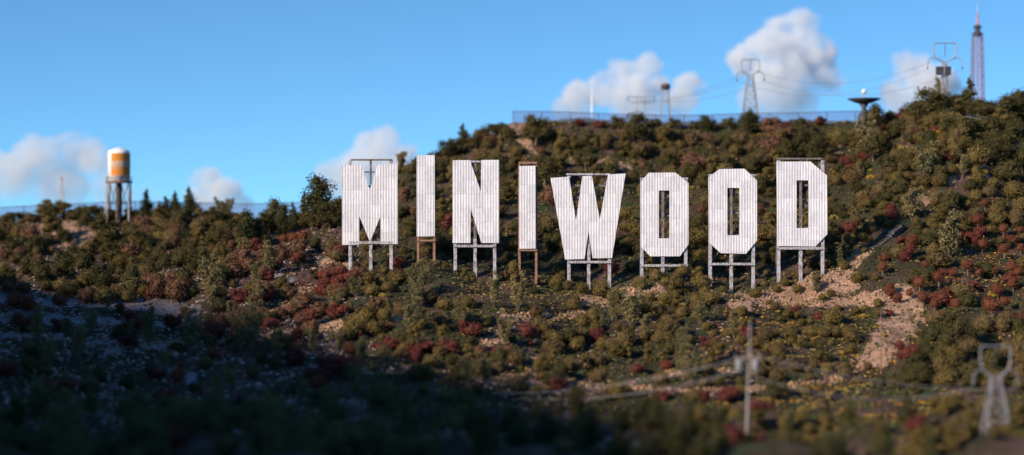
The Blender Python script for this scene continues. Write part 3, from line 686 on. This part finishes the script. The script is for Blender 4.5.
for pl in PLANTS:
    k, p, h, w, var = pl; u = CX + F * p.x / p.y; v = CY - F * p.z / p.y
    cl.setdefault((KINDS[k][7], zone(u, v, p.y)), []).append((u, pl))
NUM = 'zero one two three four five six seven eight nine ten eleven twelve thirteen fourteen fifteen sixteen seventeen eighteen nineteen twenty'.split()
for (pw, zn), lst in cl.items():
    lst.sort(key=lambda q: q[0]); n = len(lst)
    for i, (u, (k, p, h, w, var)) in enumerate(lst):
        nm, cat, fn, nv, lm, bk, w1, w2 = KINDS[k]
        if n == 1: lab = f'{w1} {zn}'
        elif i == n - 1: lab = f'rightmost of the {pw} {zn}'
        elif i == 0: lab = f'leftmost of the {pw} {zn}'
        elif i < 20: lab = f'{ORD[i]} from left of the {pw} {zn}'
        else: lab = f'one of the rightward {pw} {zn}'
        words = lab.split()
        grp = f'{pw} {zn}'
        meshes = PROTO[k][(var if var is not None else R.randrange(nv)) % nv]
        rz = R.uniform(0, 6.283); sc_ = (h * w, h * w, h)
        if '' in meshes:
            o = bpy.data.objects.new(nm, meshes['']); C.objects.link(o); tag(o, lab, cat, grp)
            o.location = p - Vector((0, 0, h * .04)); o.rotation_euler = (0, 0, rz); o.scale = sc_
        else:
            o = thing(nm, p - Vector((0, 0, h * .02)), lab, cat, grp, rz); o.scale = sc_
            for pn, me in meshes.items():
                c = bpy.data.objects.new(pn, me); C.objects.link(c); c.parent = o

# ------------------------------------------------------------------ ground cover and scree
def ground_cover():
    mb = MB(); n = 75000
    u = NR.uniform(-40, 1064, n); d = np.sqrt(NR.uniform(148 ** 2, 312 ** 2, n)); x = (u - CX) / F * d
    z = H(x, d); dirt = near(TD, x, d); pale = near(TP, x, d); rr = NR.random(n)
    q1 = np.sin(x * .21 + 1.3) + np.sin(d * .17 + x * .08) + np.sin(x * .53 - d * .31); q2 = np.sin(x * .37 - d * .22 + 2) + np.sin(x * .13 + d * .41)
    idx = []
    rng = random.Random(5)
    for i in range(n):
        if dirt[i] > .40 + 1.0 * rr[i] or pale[i] > .35 + .5 * rr[i]: continue
        b = Vector((x[i], d[i], z[i])); s = rng.uniform(.16, .42)
        v = .5
        if u[i] < 345: m = 1 if q1[i] + rng.gauss(0, .8) > .1 else (0 if rng.random() < .7 else 4)
        elif u[i] > 840: m = 0 if q1[i] + rng.gauss(0, .7) < .5 else 3
        else: m = 0 if q1[i] + rng.gauss(0, .8) < .9 else (3 if rng.random() < .7 else 2)
        if m == 2 and q2[i] < .7: m = 3
        if rng.random() < .05 and u[i] < 345: m = 1
        if m == 2 and rng.random() < .45: m = 3
        if u[i] > 700 and q2[i] + .4 * q1[i] > .7 and rng.random() < .6: m = 5 if rng.random() < .5 else 2 if rng.random() < .6 else 3
        if u[i] < 380 and q2[i] > -.2 and rng.random() < .5: m = 4
        if 380 < u[i] < 760 and d[i] < 222 and q1[i] > -.2 and rng.random() < .5: m = 4 if rng.random() < .5 else 1
        for _ in range(3):
            nn = (Vector((rng.uniform(-.8, .8), rng.uniform(-.9, .3), 1))).normalized()
            p = b + Vector((rng.uniform(-.15, .15), rng.uniform(-.15, .15), rng.uniform(.02, .22) * s * 2))
            k0 = len(mb.f); leaf(mb, p, nn, s, rng, rng.random()); idx.append(m)
    me = mb.mesh('ground_cover', [M['moss'], M['litter'], M['yellow'], M['drygrass'], M['greyleaf'], M['orangeleaf']], tint=True)
    me.polygons.foreach_set('material_index', np.array(idx, np.int32))
    o = bpy.data.objects.new('ground_cover', me); C.objects.link(o); tag(o, 'low moss, dry grass and red litter covering the hillside', 'ground cover', kind='stuff')
M['moss'] = foliage('moss_flock', (.085, .085, .032), (.085, .085, .032), (.050, .105, .066)); M['orangeleaf'] = foliage('orange_leaves', (.30, .15, .04), (.30, .15, .04)); M['litter'] = foliage('red_litter', (.155, .068, .064), (.155, .068, .064))
M['drygrass'] = foliage('dry_grass', (.20, .145, .06), (.20, .145, .06)); M['greyleaf'] = foliage('grey_litter', (.34, .27, .30), (.34, .27, .30))
ground_cover()
def scree():
    mb = MB(); rng = random.Random(9)
    for T, per in ((TD, 16), (TP, 5)):
        for (tx, ty, w) in T:
            for _ in range(per):
                x = tx + rng.gauss(0, w * .8); y = ty + rng.gauss(0, w * 1.5); s = abs(rng.gauss(0, .11)) + .05 if rng.random() < .985 else rng.uniform(.2, .42)
                c = Vector((x, y, h1(x, y) + s * .2))
                vs = [c + Vector(v) * s * rng.uniform(.6, 1.2) for v in ((1, 0, 0), (-1, 0, 0), (0, 1, 0), (0, -1, 0), (0, 0, .9), (0, 0, -.9))]
                mb.add(vs, [(0, 2, 4), (2, 1, 4), (1, 3, 4), (3, 0, 4), (2, 0, 5), (1, 2, 5), (3, 1, 5), (0, 3, 5)], rng.random())
    me = mb.mesh('scree', foliage('pink_stone', (.235, .15, .105), (.235, .15, .105)), tint=True)
    o = bpy.data.objects.new('scree', me); C.objects.link(o); tag(o, 'loose pinkish stones scattered over the bare earth', 'stones', kind='stuff')
scree()

# ------------------------------------------------------------------ concrete ramp on the spur
def ramp_path():
    a, b = hit(869, 250), hit(899, 229); mb = MB(); n = 12; up = Vector((0, 0, 1)); t = (b - a).normalized(); sd = t.cross(up).normalized() * .85
    for i in range(n):
        p, q = a.lerp(b, i / n), a.lerp(b, (i + 1) / n)
        hp = max(h1(*(p + sd * e).xy) for e in (-1, 0, 1)) + .06; hq = max(h1(*(q + sd * e).xy) for e in (-1, 0, 1)) + .06
        c = [p - sd, p + sd, q + sd, q - sd]
        vs = [Vector((k.x, k.y, z)) for k, z in zip(c, (hp, hp, hp + .05, hp + .05))] + [Vector((k.x, k.y, hp - .8)) for k in c]
        mb.add(vs, [(0, 1, 2, 3), (0, 4, 5, 1), (1, 5, 6, 2), (2, 6, 7, 3), (3, 7, 4, 0)])
    o = mb.build('path', M['concrete']); o['kind'] = 'structure'
ramp_path()

# ------------------------------------------------------------------ towers, masts, pylons
def lattice(base, w0, w1, h, nseg, mats, tl=.10, tb=.06, z0=0.0, sides=4):
    """tapering lattice: legs as parts, bracing as one part"""
    cs = [(-1, -1), (1, -1), (1, 1), (-1, 1)] if sides == 4 else [(0, 1.0), (-.9, -.6), (.9, -.6)]
    P = lambda i, q: Vector((cs[i][0] * (w0 + (w1 - w0) * q) / 2, cs[i][1] * (w0 + (w1 - w0) * q) / 2, z0 + h * q))
    for i in range(len(cs)): one('beam', P(i, 0) - Vector((0, 0, .3)), P(i, 1), tl).build('leg', mats[0], base)
    br = MB()
    for s in range(nseg):
        q0, q1 = s / nseg, (s + 1) / nseg
        for i in range(len(cs)):
            j = (i + 1) % len(cs)
            br.beam(P(i, q0), P(j, q1), tb); br.beam(P(j, q0), P(i, q1), tb); br.beam(P(i, q1), P(j, q1), tb)
    br.build('bracing', mats[1], base)
def ground_obj(u, d, name, label, cat, group=None, rz=0):
    x = (u - CX) / F * d; return thing(name, (x, d, h1(x, d)), label, cat, group, rz)
def zof(o, v): return (CY - v) * o.location.y / F - o.location.z

# water tower on the left ridge
wt = ground_obj(119, 306, 'water_tower', 'white water tower with an orange painted band, on the far ridge', 'water tower')
s = 306 / F; zb, zt = zof(wt, 182), zof(wt, 151.5); rt = 10.8 * s
one('lathe', [(rt, zb + .15), (rt, zt), (rt * .98, zt + .05), (rt * .55, zt + .42), (rt * .12, zt + .62), (.05, zt + .65)], 32).build('tank', M['whitepaint'], wt, True)
def curved(r, a0, a1, z0, z1, n=16, th=.05):
    mb = MB(); vs = []
    for i in range(n + 1):
        t = a0 + (a1 - a0) * i / n
        for rr, z in ((r, z0), (r, z1), (r + th, z1), (r + th, z0)): vs.append((rr * math.cos(t), rr * math.sin(t), z))
    fs = [(4 * i + k, 4 * i + (k + 1) % 4, 4 * i + 4 + (k + 1) % 4, 4 * i + 4 + k) for i in range(n) for k in range(4)] + [(0, 1, 2, 3), (4 * n, 4 * n + 3, 4 * n + 2, 4 * n + 1)]
    return mb.add(vs, fs)
curved(rt, math.radians(-122), math.radians(25), zof(wt, 175.5), zof(wt, 153.5)).build('painted_band', M['orange'], wt)
rng = random.Random(3)
a0 = -116.0
while a0 < 14:      # a row of pale painted letter shapes across the orange, too worn to read
    w_ = rng.uniform(7, 13); a, b = math.radians(a0), math.radians(a0 + w_)
    curved(rt + .05, a, b, zof(wt, 166.6 + rng.uniform(-.4, .8)), zof(wt, 161.4 - rng.uniform(-.4, .9)), 3, .03).build('painted_mark', M['wornpaint'], wt)
    if rng.random() < .5: curved(rt + .05, a, a + math.radians(4), zof(wt, 169.5), zof(wt, 167.6), 2, .03).build('painted_mark', M['wornpaint'], wt)
    if rng.random() < .5: curved(rt + .05, b - math.radians(4), b, zof(wt, 160), zof(wt, 157.2), 2, .03).build('painted_mark', M['wornpaint'], wt)
    a0 += w_ + rng.uniform(3, 6)
one('lathe', [(rt * 1.24, zb - .15), (rt * 1.24, zb + .13)], 28).build('platform', M['wood'], wt)
rail = MB()
for i in range(20):
    t0, t1 = 2 * math.pi * i / 20, 2 * math.pi * (i + 1) / 20; r = rt * 1.2
    rail.beam((r * math.cos(t0), r * math.sin(t0), zb + .1), (r * math.cos(t0), r * math.sin(t0), zb + .75), .04); rail.beam((r * math.cos(t0), r * math.sin(t0), zb + .75), (r * math.cos(t1), r * math.sin(t1), zb + .75), .04)
rail.build('guard_rail', M['darksteel'], wt)
for i in range(6):
    t = 2 * math.pi * (i + .5) / 6; r = rt * 1.1
    one('beam', (r * 1.08 * math.cos(t), r * 1.08 * math.sin(t), -.6), (r * math.cos(t), r * math.sin(t), zb - .14), .22).build('leg', M['steel'] if i % 2 else M['wood'], wt)
one('beam', (0, 0, -.5), (0, 0, zb - .14), .9, 12).build('standpipe', M['darksteel'], wt)
br = MB()
for i in range(6):
    t0, t1 = 2 * math.pi * (i + .5) / 6, 2 * math.pi * (i + 1.5) / 6; r = rt * 1.1
    br.beam((r * math.cos(t0), r * math.sin(t0), .5), (r * math.cos(t1), r * math.sin(t1), zb * .95), .10); br.beam((r * math.cos(t0), r * math.sin(t0), zb * .5), (r * math.cos(t1), r * math.sin(t1), zb * .5), .14)
br.build('bracing', M['darksteel'], wt)
lad = MB(); lx = -rt * 1.3
for e in (-.18, .18): lad.beam((lx, e - .6, -.3), (-rt * 1.02, e - .6, zt), .05)
for i in range(24):
    q = i / 24; lad.beam((lx + (lx * -.2) * q, -.78, -.3 + (zt + .3) * q), (lx + (lx * -.2) * q, -.42, -.3 + (zt + .3) * q), .04)
lad.build('ladder', M['palegrey'], wt)

mast = ground_obj(61.5, 316, 'radio_mast', 'thin lattice mast with a pink tip on the far ridge', 'mast')
lattice(mast, 1.2, .2, zof(mast, 181), 7, (M['palegrey'], M['palegrey']), .06, .035)
one('beam', (0, 0, zof(mast, 181)), (0, 0, zof(mast, 176.5)), .26, 8).build('beacon', M['redsteel'], mast)

wm = ground_obj(592, 318, 'antenna_mast', 'slim white antenna mast standing behind the ridge fence', 'mast')
one('beam', (0, 0, -.3), (0, 0, zof(wm, 97)), .36, 10, .24).build('lower_tube', M['whitepaint'], wm)
one('beam', (0, 0, zof(wm, 97)), (0, 0, zof(wm, 74)), .16, 8, .05).build('whip', M['whitepaint'], wm)
for i in range(5): one('beam', (-.5 + .05 * i, 0, zof(wm, 94 - 3.4 * i)), (.5 - .05 * i, 0, zof(wm, 94 - 3.4 * i)), .05).build('dipole', M['whitepaint'], wm)

def pylon(u, d, vtop, vshould, vbase_w, wtop, loop_w, label, mat, group, scale=1.0, boxes=False, name='pylon', tl=.12, nseg=6):
    o = ground_obj(u, d, name, label, 'pylon', group); s = d / F
    zs = zof(o, vshould); ztop = zof(o, vtop)
    lattice(o, vbase_w * s, wtop * s, zs, nseg, (mat, mat), tl, tl * .5)
    lw, lh = loop_w * s, ztop - zs; t = tl * 1.15
    pts = [(-wtop * s * .5, 0, zs), (-lw * .40, 0, zs + lh * .22), (-lw * .5, 0, zs + lh * .45), (-lw * .5, 0, zs + lh * .9), (-lw * .44, 0, ztop), (lw * .44, 0, ztop), (lw * .5, 0, zs + lh * .9), (lw * .5, 0, zs + lh * .45), (lw * .40, 0, zs + lh * .22), (wtop * s * .5, 0, zs)]
    for e in (-1, 1): one('path', [(p[0], e * tl, p[2]) for p in pts], t).build('window_frame', mat, o)
    tie = MB()
    for p in pts[1:-1]: tie.beam((p[0], -tl, p[2]), (p[0], tl, p[2]), t * .7)
    tie.build('tie_bar', mat, o)
    arms = []
    for e in (-1, 1):
        q = [(e * wtop * s * .4, 0, zs + lh * .05), (e * lw * .55, 0, zs + lh * .24), (e * lw * .72, 0, zs + lh * .10), (e * lw * .76, 0, zs - lh * .25)]
        one('path', q, t).build('crossarm', mat, o); one('beam', q[-1], (q[-1][0], 0, q[-1][2] - .35), tl * 1.5, 8).build('insulator', M['darksteel'], o)
        arms.append(o.location + Vector((q[-1][0], 0, q[-1][2] - .35)))
    hang = (0, -.02, ztop), (0, -.02, zs + lh * .35)
    one('beam', *hang, tl * .8, 6).build('insulator', M['darksteel'], o)
    arms.append(o.location + Vector(hang[1]))
    if boxes:
        for e in (-1, 1):
            cx_ = -.95 if e < 0 else .35; bw = .95 if e < 0 else .75
            one('box', (cx_, -.45, zof(o, 71)), (bw, .8, 1.25)).build('transformer_box', M['darksteel'], o)
    return o, arms
far_py, a1 = pylon(750.5, 318, 59.5, 75, 17, 5, 18, 'grey ridge pylon with drooping arms, standing on the skyline behind trees', M['steel'], 'pylons on the ridge', tl=.15)
box_py, a2 = pylon(945, 290, 43, 62, 9, 3.5, 23, 'thin ridge pylon carrying two dark boxes above the tall shrubs', M['steel'], 'pylons on the ridge', boxes=True, tl=.13)
near_py, a3 = pylon(995.5, 163, 346, 377, 29, 8, 30, 'grey lattice pylon low on the slope, blurred, with a looped head', M['oldsteel'], None, tl=.10, nseg=3)
# small double-pole tower
hp = ground_obj(641, 320, 'twin_pole_tower', 'small twin-pole power tower beside the dark-topped tank', 'pylon')
for e in (-.75, .75): one('beam', (e, 0, -.3), (e * .8, 0, zof(hp, 95)), .17, 8).build('pole', M['steel'], hp)
for v, w in ((97, 2.3), (103, 1.7)): one('beam', (-w, 0, zof(hp, v)), (w, 0, zof(hp, v)), .13).build('crossarm', M['steel'], hp)
for e in (-2.2, 0, 2.2): one('beam', (e, 0, zof(hp, 97)), (e, 0, zof(hp, 101)), .13, 6).build('insulator', M['darksteel'], hp)
# small tank on legs
st = ground_obj(665.5, 319, 'water_tank', 'small dark-topped water tank on tall thin legs behind the ridge fence', 'water tower')
s = 319 / F; r = 4.6 * s; zb = zof(st, 89.5)
one('lathe', [(r, zb), (r, zof(st, 85.5))], 20).build('tank', M['darksteel'], st, True)
one('lathe', [(r * 1.12, zof(st, 85.4)), (r * .7, zof(st, 83.6)), (.05, zof(st, 82.8))], 20).build('roof', M['wood'], st)
for i in range(4):
    t = math.pi / 4 + i * math.pi / 2; one('beam', (r * 1.5 * math.cos(t), r * 1.5 * math.sin(t), -.3), (r * .95 * math.cos(t), r * .95 * math.sin(t), zb), .16).build('leg', M['steel'], st)
br = MB()
for i in range(4):
    t0 = math.pi / 4 + i * math.pi / 2; t1 = t0 + math.pi / 2
    for q0, q1 in ((.0, .33), (.33, .66), (.66, 1)):
        ra, rb = r * (1.5 - .55 * q0), r * (1.5 - .55 * q1); br.beam((ra * math.cos(t0), ra * math.sin(t0), zb * q0), (rb * math.cos(t1), rb * math.sin(t1), zb * q1), .07); br.beam((rb * math.cos(t0), rb * math.sin(t0), zb * q1), (rb * math.cos(t1), rb * math.sin(t1), zb * q1), .07)
br.build('bracing', M['steel'], st)
# dish
ds = ground_obj(864, 300, 'dish_antenna', 'big dark dish antenna facing the sky on a flared pedestal', 'dish antenna')
s = 300 / F; zr = zof(ds, 99.5)
one('lathe', [(.35, zof(ds, 104.5)), (9 * s, zof(ds, 102.6)), (16.2 * s, zr + .02), (16.4 * s, zr + .16), (15.6 * s, zr + .14), (8 * s, zr - .28), (.1, zr - .45)], 36).build('dish', M['darksteel'], ds, True)
one('lathe', [(6.8 * s, -.8), (6.6 * s, zof(ds, 119)), (5.6 * s, zof(ds, 114.5)), (2.6 * s, zof(ds, 111)), (2.2 * s, zof(ds, 108)), (4.6 * s, zof(ds, 104.3))], 24).build('pedestal', M['darksteel'], ds, True)
one('lathe', [(.05, zof(ds, 94)), (.34, zof(ds, 93)), (.42, zof(ds, 91.5)), (.34, zof(ds, 90)), (.05, zof(ds, 89))], 16).build('feed_horn', M['whitepaint'], ds, True)
for i in range(3):
    t = 2 * math.pi * i / 3; one('beam', (9 * s * math.cos(t), 9 * s * math.sin(t), zr - .2), (.2 * math.cos(t), .2 * math.sin(t), zof(ds, 93.5)), .06).build('feed_strut', M['palegrey'], ds)
# broadcast tower
bt = ground_obj(977.5, 322, 'broadcast_tower', 'tall red and white lattice broadcast tower with a platform and spire', 'tower')
s = 322 / F; zp = zof(bt, 36)
lattice(bt, 12 * s, 8.5 * s, zp, 9, (M['darkrail'], M['redsteel']), .15, .05)
one('beam', (0, 0, 0), (0, 0, zp), .16, 8).build('riser', M['redsteel'], bt)
one('lathe', [(4.9 * s, zp), (5.4 * s, zof(bt, 33.5)), (4 * s, zof(bt, 32.5))], 16).build('platform', M['darksteel'], bt)
one('lathe', [(3.0 * s, zof(bt, 32.4)), (2.6 * s, zof(bt, 28.5)), (4.2 * s, zof(bt, 28)), (4.2 * s, zof(bt, 26.6)), (2.0 * s, zof(bt, 25))], 16).build('cabin', M['darksteel'], bt)
one('beam', (0, 0, zof(bt, 25.2)), (0, 0, zof(bt, 12)), .42, 8, .22).build('spire', M['redsteel'], bt)
one('beam', (0, 0, zof(bt, 12)), (0, 0, zof(bt, 3)), .12, 6, .05).build('whip', M['palegrey'], bt)
# utility pole in front
up = ground_obj(746, 162, 'utility_pole', 'blurred wooden utility pole with a crossarm and transformers', 'utility pole')
one('beam', (0, 0, -.4), (.35, 0, zof(up, 322)), .26, 8, .10).build('pole', M['oldwood'], up)
one('beam', (-1.0, -.2, zof(up, 358)), (1.15, -.2, zof(up, 358)), .16).build('crossarm', M['wood'], up)
for e in (-.62, .78): one('lathe', [(.26, 0), (.30, .05), (.30, 1.0), (.2, 1.12)], 14, (e, -.25, zof(up, 372))).build('transformer', M['oldsteel'], up, True)
for e in (-.9, -.3, .4, 1.05): one('beam', (e, -.2, zof(up, 357.6)), (e, -.2, zof(up, 354.5)), .09, 6).build('insulator', M['palegrey'], up)
tp = hit(881, 374); pole2 = thing('thin_pole', tp, 'thin dark bare pole standing before the dirt slope', 'pole')
zt = (CY - 309) * tp.y / F - tp.z
one('beam', (0, 0, -.3), (0, 0, zt), .16, 8, .11).build('shaft', M['wood'], pole2); one('beam', (-.35, 0, zt - .3), (.35, 0, zt - .3), .08).build('crossarm', M['wood'], pole2)
# cables
def wire(p, q, sag, label, group, w=.05, n=24, mat='wire'):
    p, q = Vector(p), Vector(q); pts = []
    for i in range(n + 1):
        t = i / n; pts.append(p.lerp(q, t) - Vector((0, 0, sag * 4 * t * (1 - t))))
    tag(one('path', pts, w, 5).build('power_cable', M[mat]), label, 'cable', group)
hx = hp.location
for i, (p, e) in enumerate(zip((a1[0], a1[2], a1[1]), (-2.2, 0, 2.2))):
    wire(p, hx + Vector((e, 0, zof(hp, 101))), 1.2, f'{("lowest", "middle", "top")[i]} sagging cable from the grey skyline pylon to the twin-pole tower', 'cables along the ridge', .06)
for i, (p, q) in enumerate(zip((a2[0], a2[2], a2[1]), (a1[0], a1[2], a1[1]))):
    wire(p, q, 3.2, f'{("lower", "middle", "upper")[i]} long cable crossing the sky above the dish between ridge pylons', 'cables along the ridge', .05)
U = up.location
for i, e in enumerate((-.9, .4)):
    q = at(520 - 25 * i, 398 - 5 * i, 184)
    wire(U + Vector((e, -.2, zof(up, 371 if i == 0 else 354.5))), q, .9, f'blurred {("lower", "upper")[i]} cable from the utility pole towards the wood under W', 'cables on the near poles', .075, mat='palewire')
    wire(U + Vector((e + .3, -.2, zof(up, 371 if i == 0 else 354.5))), a3[i], 1.5 - .6 * i, f'blurred {("lower", "upper")[i]} cable from the utility pole to the near pylon', 'cables on the near poles', .06, mat='palewire')

# ------------------------------------------------------------------ fences on the skyline and the guard rail
def barrier(u0, u1, d, hpx, label, step, name='barrier_fence'):
    x0, x1 = (u0 - CX) / F * d, (u1 - CX) / F * d; n = max(2, round((x1 - x0) / step)); hh = hpx * d / F
    o = thing(name, ((x0 + x1) / 2, d, h1((x0 + x1) / 2, d)), label, 'fence', 'tinted fences on the skyline'); b = o.location
    ts = [x0 + (x1 - x0) * i / n for i in range(n + 1)]; zz = [h1(x, d) for x in ts]
    k = np.convolve(np.pad(zz, 2, mode='edge'), np.ones(5) / 5, 'valid')
    for i in range(n):
        a, c = Vector((ts[i] - b.x, 0, k[i] - b.z)), Vector((ts[i + 1] - b.x, 0, k[i + 1] - b.z)); up_ = Vector((0, 0, hh)); t = Vector((0, .03, 0)); g = Vector((.04, 0, 0))
        MB().add([a + g - Vector((0, 0, .6)), c - g - Vector((0, 0, .6)), c - g + up_, a + g + up_] + [q + t for q in (a + g - Vector((0, 0, .6)), c - g - Vector((0, 0, .6)), c - g + up_, a + g + up_)],
                 [(0, 1, 2, 3), (4, 7, 6, 5), (0, 4, 5, 1), (1, 5, 6, 2), (2, 6, 7, 3), (3, 7, 4, 0)]).build('panel', M['acrylic'], o)
        one('beam', a + up_ + Vector((0, .015, .04)), c + up_ + Vector((0, .015, .04)), .11).build('top_rail', M['darkrail'], o)
    for i in range(n + 1): one('beam', (ts[i] - b.x, .1, k[i] - b.z - .5), (ts[i] - b.x, .1, k[i] - b.z + hh), .13).build('post', M['darkrail'], o)
barrier(513, 884, 309, 11.5, 'long blue-tinted see-through fence along the ridge above the letters', 4.6)
barrier(-60, 330, 313, 14.5, 'blue-tinted see-through fence along the far ridge behind the water tower', 4.6)
gr = None
def guard_rail():
    pts = [hit(961, 119), hit(980, 123), hit(1000, 127)]
    if any(p is None for p in pts): pts = [Vector(((u - CX) / F * 268, 268, h1((u - CX) / F * 268, 268))) for u in (961, 980, 1000)]
    o = thing('guard_rail', pts[0], 'pale blue-grey two-bar railing under the trees near the broadcast tower', 'railing')
    b = pts[0]
    for p in pts: one('beam', p - b - Vector((0, 0, .3)), p - b + Vector((0, 0, 1.0)), .12).build('post', M['steel'], o)
    for p, q in zip(pts[:-1], pts[1:]):
        for z in (.5, .95): one('beam', p - b + Vector((0, -.1, z)), q - b + Vector((0, -.1, z)), .12).build('rail', M['steel'], o)
guard_rail()

# ------------------------------------------------------------------ sky, sun, camera
def world():
    w = bpy.data.worlds.new('World'); sc.world = w; w.use_nodes = True; nt = w.node_tree; bg = nt.nodes['Background']
    ST = .15; bg.inputs['Strength'].default_value = ST
    tc = nt.nodes.new('ShaderNodeTexCoord'); dirv = tc.outputs['Generated']
    sky = nt.nodes.new('ShaderNodeTexSky'); sky.sky_type = 'NISHITA'; sky.sun_disc = False
    sky.sun_elevation = SUN_EL; sky.sun_rotation = math.pi + SUN_AZ
    sky.air_density = 1.0; sky.dust_density = .2; sky.ozone_density = 2.5
    # look a little higher into the sky than the true horizon, for the clear deep blue of the photograph
    up = nt.nodes.new('ShaderNodeVectorMath'); up.operation = 'MULTIPLY_ADD'; up.inputs[1].default_value = (1, 1, 2.0); up.inputs[2].default_value = (0, 0, .12)
    nt.links.new(dirv, up.inputs[0]); nm = nt.nodes.new('ShaderNodeVectorMath'); nm.operation = 'NORMALIZE'; nt.links.new(up.outputs[0], nm.inputs[0]); nt.links.new(nm.outputs[0], sky.inputs['Vector'])
    skyc = mixc(nt, 1.0, sky.outputs[0], (SKYT), 'MULTIPLY')
    nt.links.new(skyc, bg.inputs['Color'])
SKYT = (.49, .82, .97)
world()
def cloud(label, d, dens, puffs):
    """a real cumulus: overlapping puffs grown together and filled with scattering vapour"""
    rng = random.Random(len(label)); bm = bmesh.new()
    cx = sum(p[0] for p in puffs) / len(puffs); cy = sum(p[1] for p in puffs) / len(puffs); s = d / F
    def ball(c, r, sub=3):
        bmesh.ops.create_icosphere(bm, subdivisions=sub, radius=r, matrix=Matrix.Translation(c))
    for (u, v, r) in puffs:
        c = Vector(((u - cx) * s, rng.uniform(-1, 1) * r * s * .5, (cy - v) * s)); rr = r * s; ball(c, rr * .86)
        for _ in range(16):
            q = rnd_dir(rng); q.z = abs(q.z) * .9 - .15; q.y = -abs(q.y) if rng.random() < .7 else q.y
            ball(c + q * rr * .8, rr * rng.uniform(.2, .42), 2)
    me = bpy.data.meshes.new('cloud'); bm.to_mesh(me); bm.free()
    o = bpy.data.objects.new('cloud', me); C.objects.link(o); o.location = ((cx - CX) * s, d, (CY - cy) * s); tag(o, label, 'cloud', 'soft white clouds')
    m = o.modifiers.new('merge', 'REMESH'); m.mode = 'VOXEL'; m.voxel_size = .55
    tx = bpy.data.textures.get('billow') or bpy.data.textures.new('billow', 'CLOUDS'); tx.noise_scale = 3.0; tx.noise_depth = 3
    dm = o.modifiers.new('billow', 'DISPLACE'); dm.texture = tx; dm.strength = 3.2; dm.mid_level = .5
    mt = bpy.data.materials.new('cloud_vapour'); mt.use_nodes = True; nt = mt.node_tree; nt.nodes.remove(nt.nodes['Principled BSDF'])
    pv = nt.nodes.new('ShaderNodeVolumePrincipled'); pv.inputs['Color'].default_value = (.95, .968, 1, 1); 
    tcn = nt.nodes.new('ShaderNodeTexCoord'); sp = nt.nodes.new('ShaderNodeSeparateXYZ'); nt.links.new(tcn.outputs['Object'], sp.inputs[0])
    zl, zh = (cy - max(p[1] + p[2] for p in puffs)) * s, (cy - min(p[1] - p[2] for p in puffs)) * s
    fz = ramp(nt, sp.outputs[2], zl + .02 * (zh - zl), zl + .62 * (zh - zl)); nn = ramp(nt, noise(nt, .15, 6, .66, tcn.outputs['Object']), .34, .60)
    dn = math_(nt, 'MULTIPLY', math_(nt, 'MULTIPLY', math_(nt, 'ADD', math_(nt, 'MULTIPLY', fz, .85), .15), math_(nt, 'ADD', math_(nt, 'MULTIPLY', nn, 1.5), .05)), dens)
    nt.links.new(dn, pv.inputs['Density']); pv.inputs['Anisotropy'].default_value = .1
    nt.links.new(pv.outputs[0], nt.nodes['Material Output'].inputs['Volume']); me.materials.append(mt)
cloud('tall white cumulus cloud above the ridge pylon', 470, .25, [(792, 36, 28), (765, 52, 26), (744, 60, 20), (815, 54, 26), (803, 24, 17), (780, 82, 32), (826, 80, 18), (765, 102, 26), (800, 106, 24)])
cloud('white cloud behind the slim mast and the small tank, with two rounded heads', 470, .24, [(645, 66, 15), (622, 74, 17), (604, 90, 19), (580, 96, 20), (632, 94, 24), (657, 86, 14), (690, 86, 16), (680, 102, 18), (640, 112, 26), (572, 112, 20)])
cloud('pale cloud rising behind the transformer pylon', 480, .19, [(912, 68, 22), (925, 85, 26), (897, 95, 20), (943, 88, 22), (905, 110, 22)])
cloud('broad faint cloud low behind the water tower', 480, .12, [(40, 160, 30), (75, 152, 26), (96, 160, 18), (12, 176, 30), (60, 188, 34), (112, 192, 22), (150, 196, 12)])
cloud('small cloud over the conifers of the far ridge', 475, .19, [(205, 184, 20), (225, 194, 20), (200, 202, 18), (240, 208, 16)])
cloud('cloud standing behind the letter M', 475, .19, [(375, 148, 24), (360, 166, 26), (386, 138, 14), (394, 168, 22), (328, 176, 18), (338, 192, 22), (404, 154, 14)])
sun = bpy.data.lights.new('sun', 'SUN'); sun.energy = 4.7; sun.angle = math.radians(4.0); sun.color = (1, .82, .60)
so = bpy.data.objects.new('sun', sun); C.objects.link(so)
sd = Vector((-math.sin(SUN_AZ) * math.cos(SUN_EL), -math.cos(SUN_AZ) * math.cos(SUN_EL), math.sin(SUN_EL)))
so.rotation_euler = sd.to_track_quat('Z', 'Y').to_euler(); so.location = sd * 200
cam = bpy.data.cameras.new('camera'); co = bpy.data.objects.new('camera', cam); C.objects.link(co); sc.camera = co
co.rotation_euler = (math.pi / 2, 0, 0); cam.sensor_width = 36; cam.lens = 36 * F / 1024; cam.clip_start = .5; cam.clip_end = 8000
cam.dof.use_dof = True; cam.dof.focus_distance = D0; cam.dof.aperture_fstop = .041; cam.dof.aperture_blades = 0
print('FSTOP', cam.dof.aperture_fstop, 'plants', len(PLANTS))
sc.view_settings.view_transform = 'Standard'; sc.view_settings.look = 'None'; sc.view_settings.exposure = .50; sc.view_settings.gamma = 1
sc.render.engine = 'CYCLES'; sc.cycles.use_denoising = True; sc.cycles.max_bounces = 24; sc.cycles.volume_bounces = 20; sc.cycles.diffuse_bounces = 4; sc.cycles.transparent_max_bounces = 24
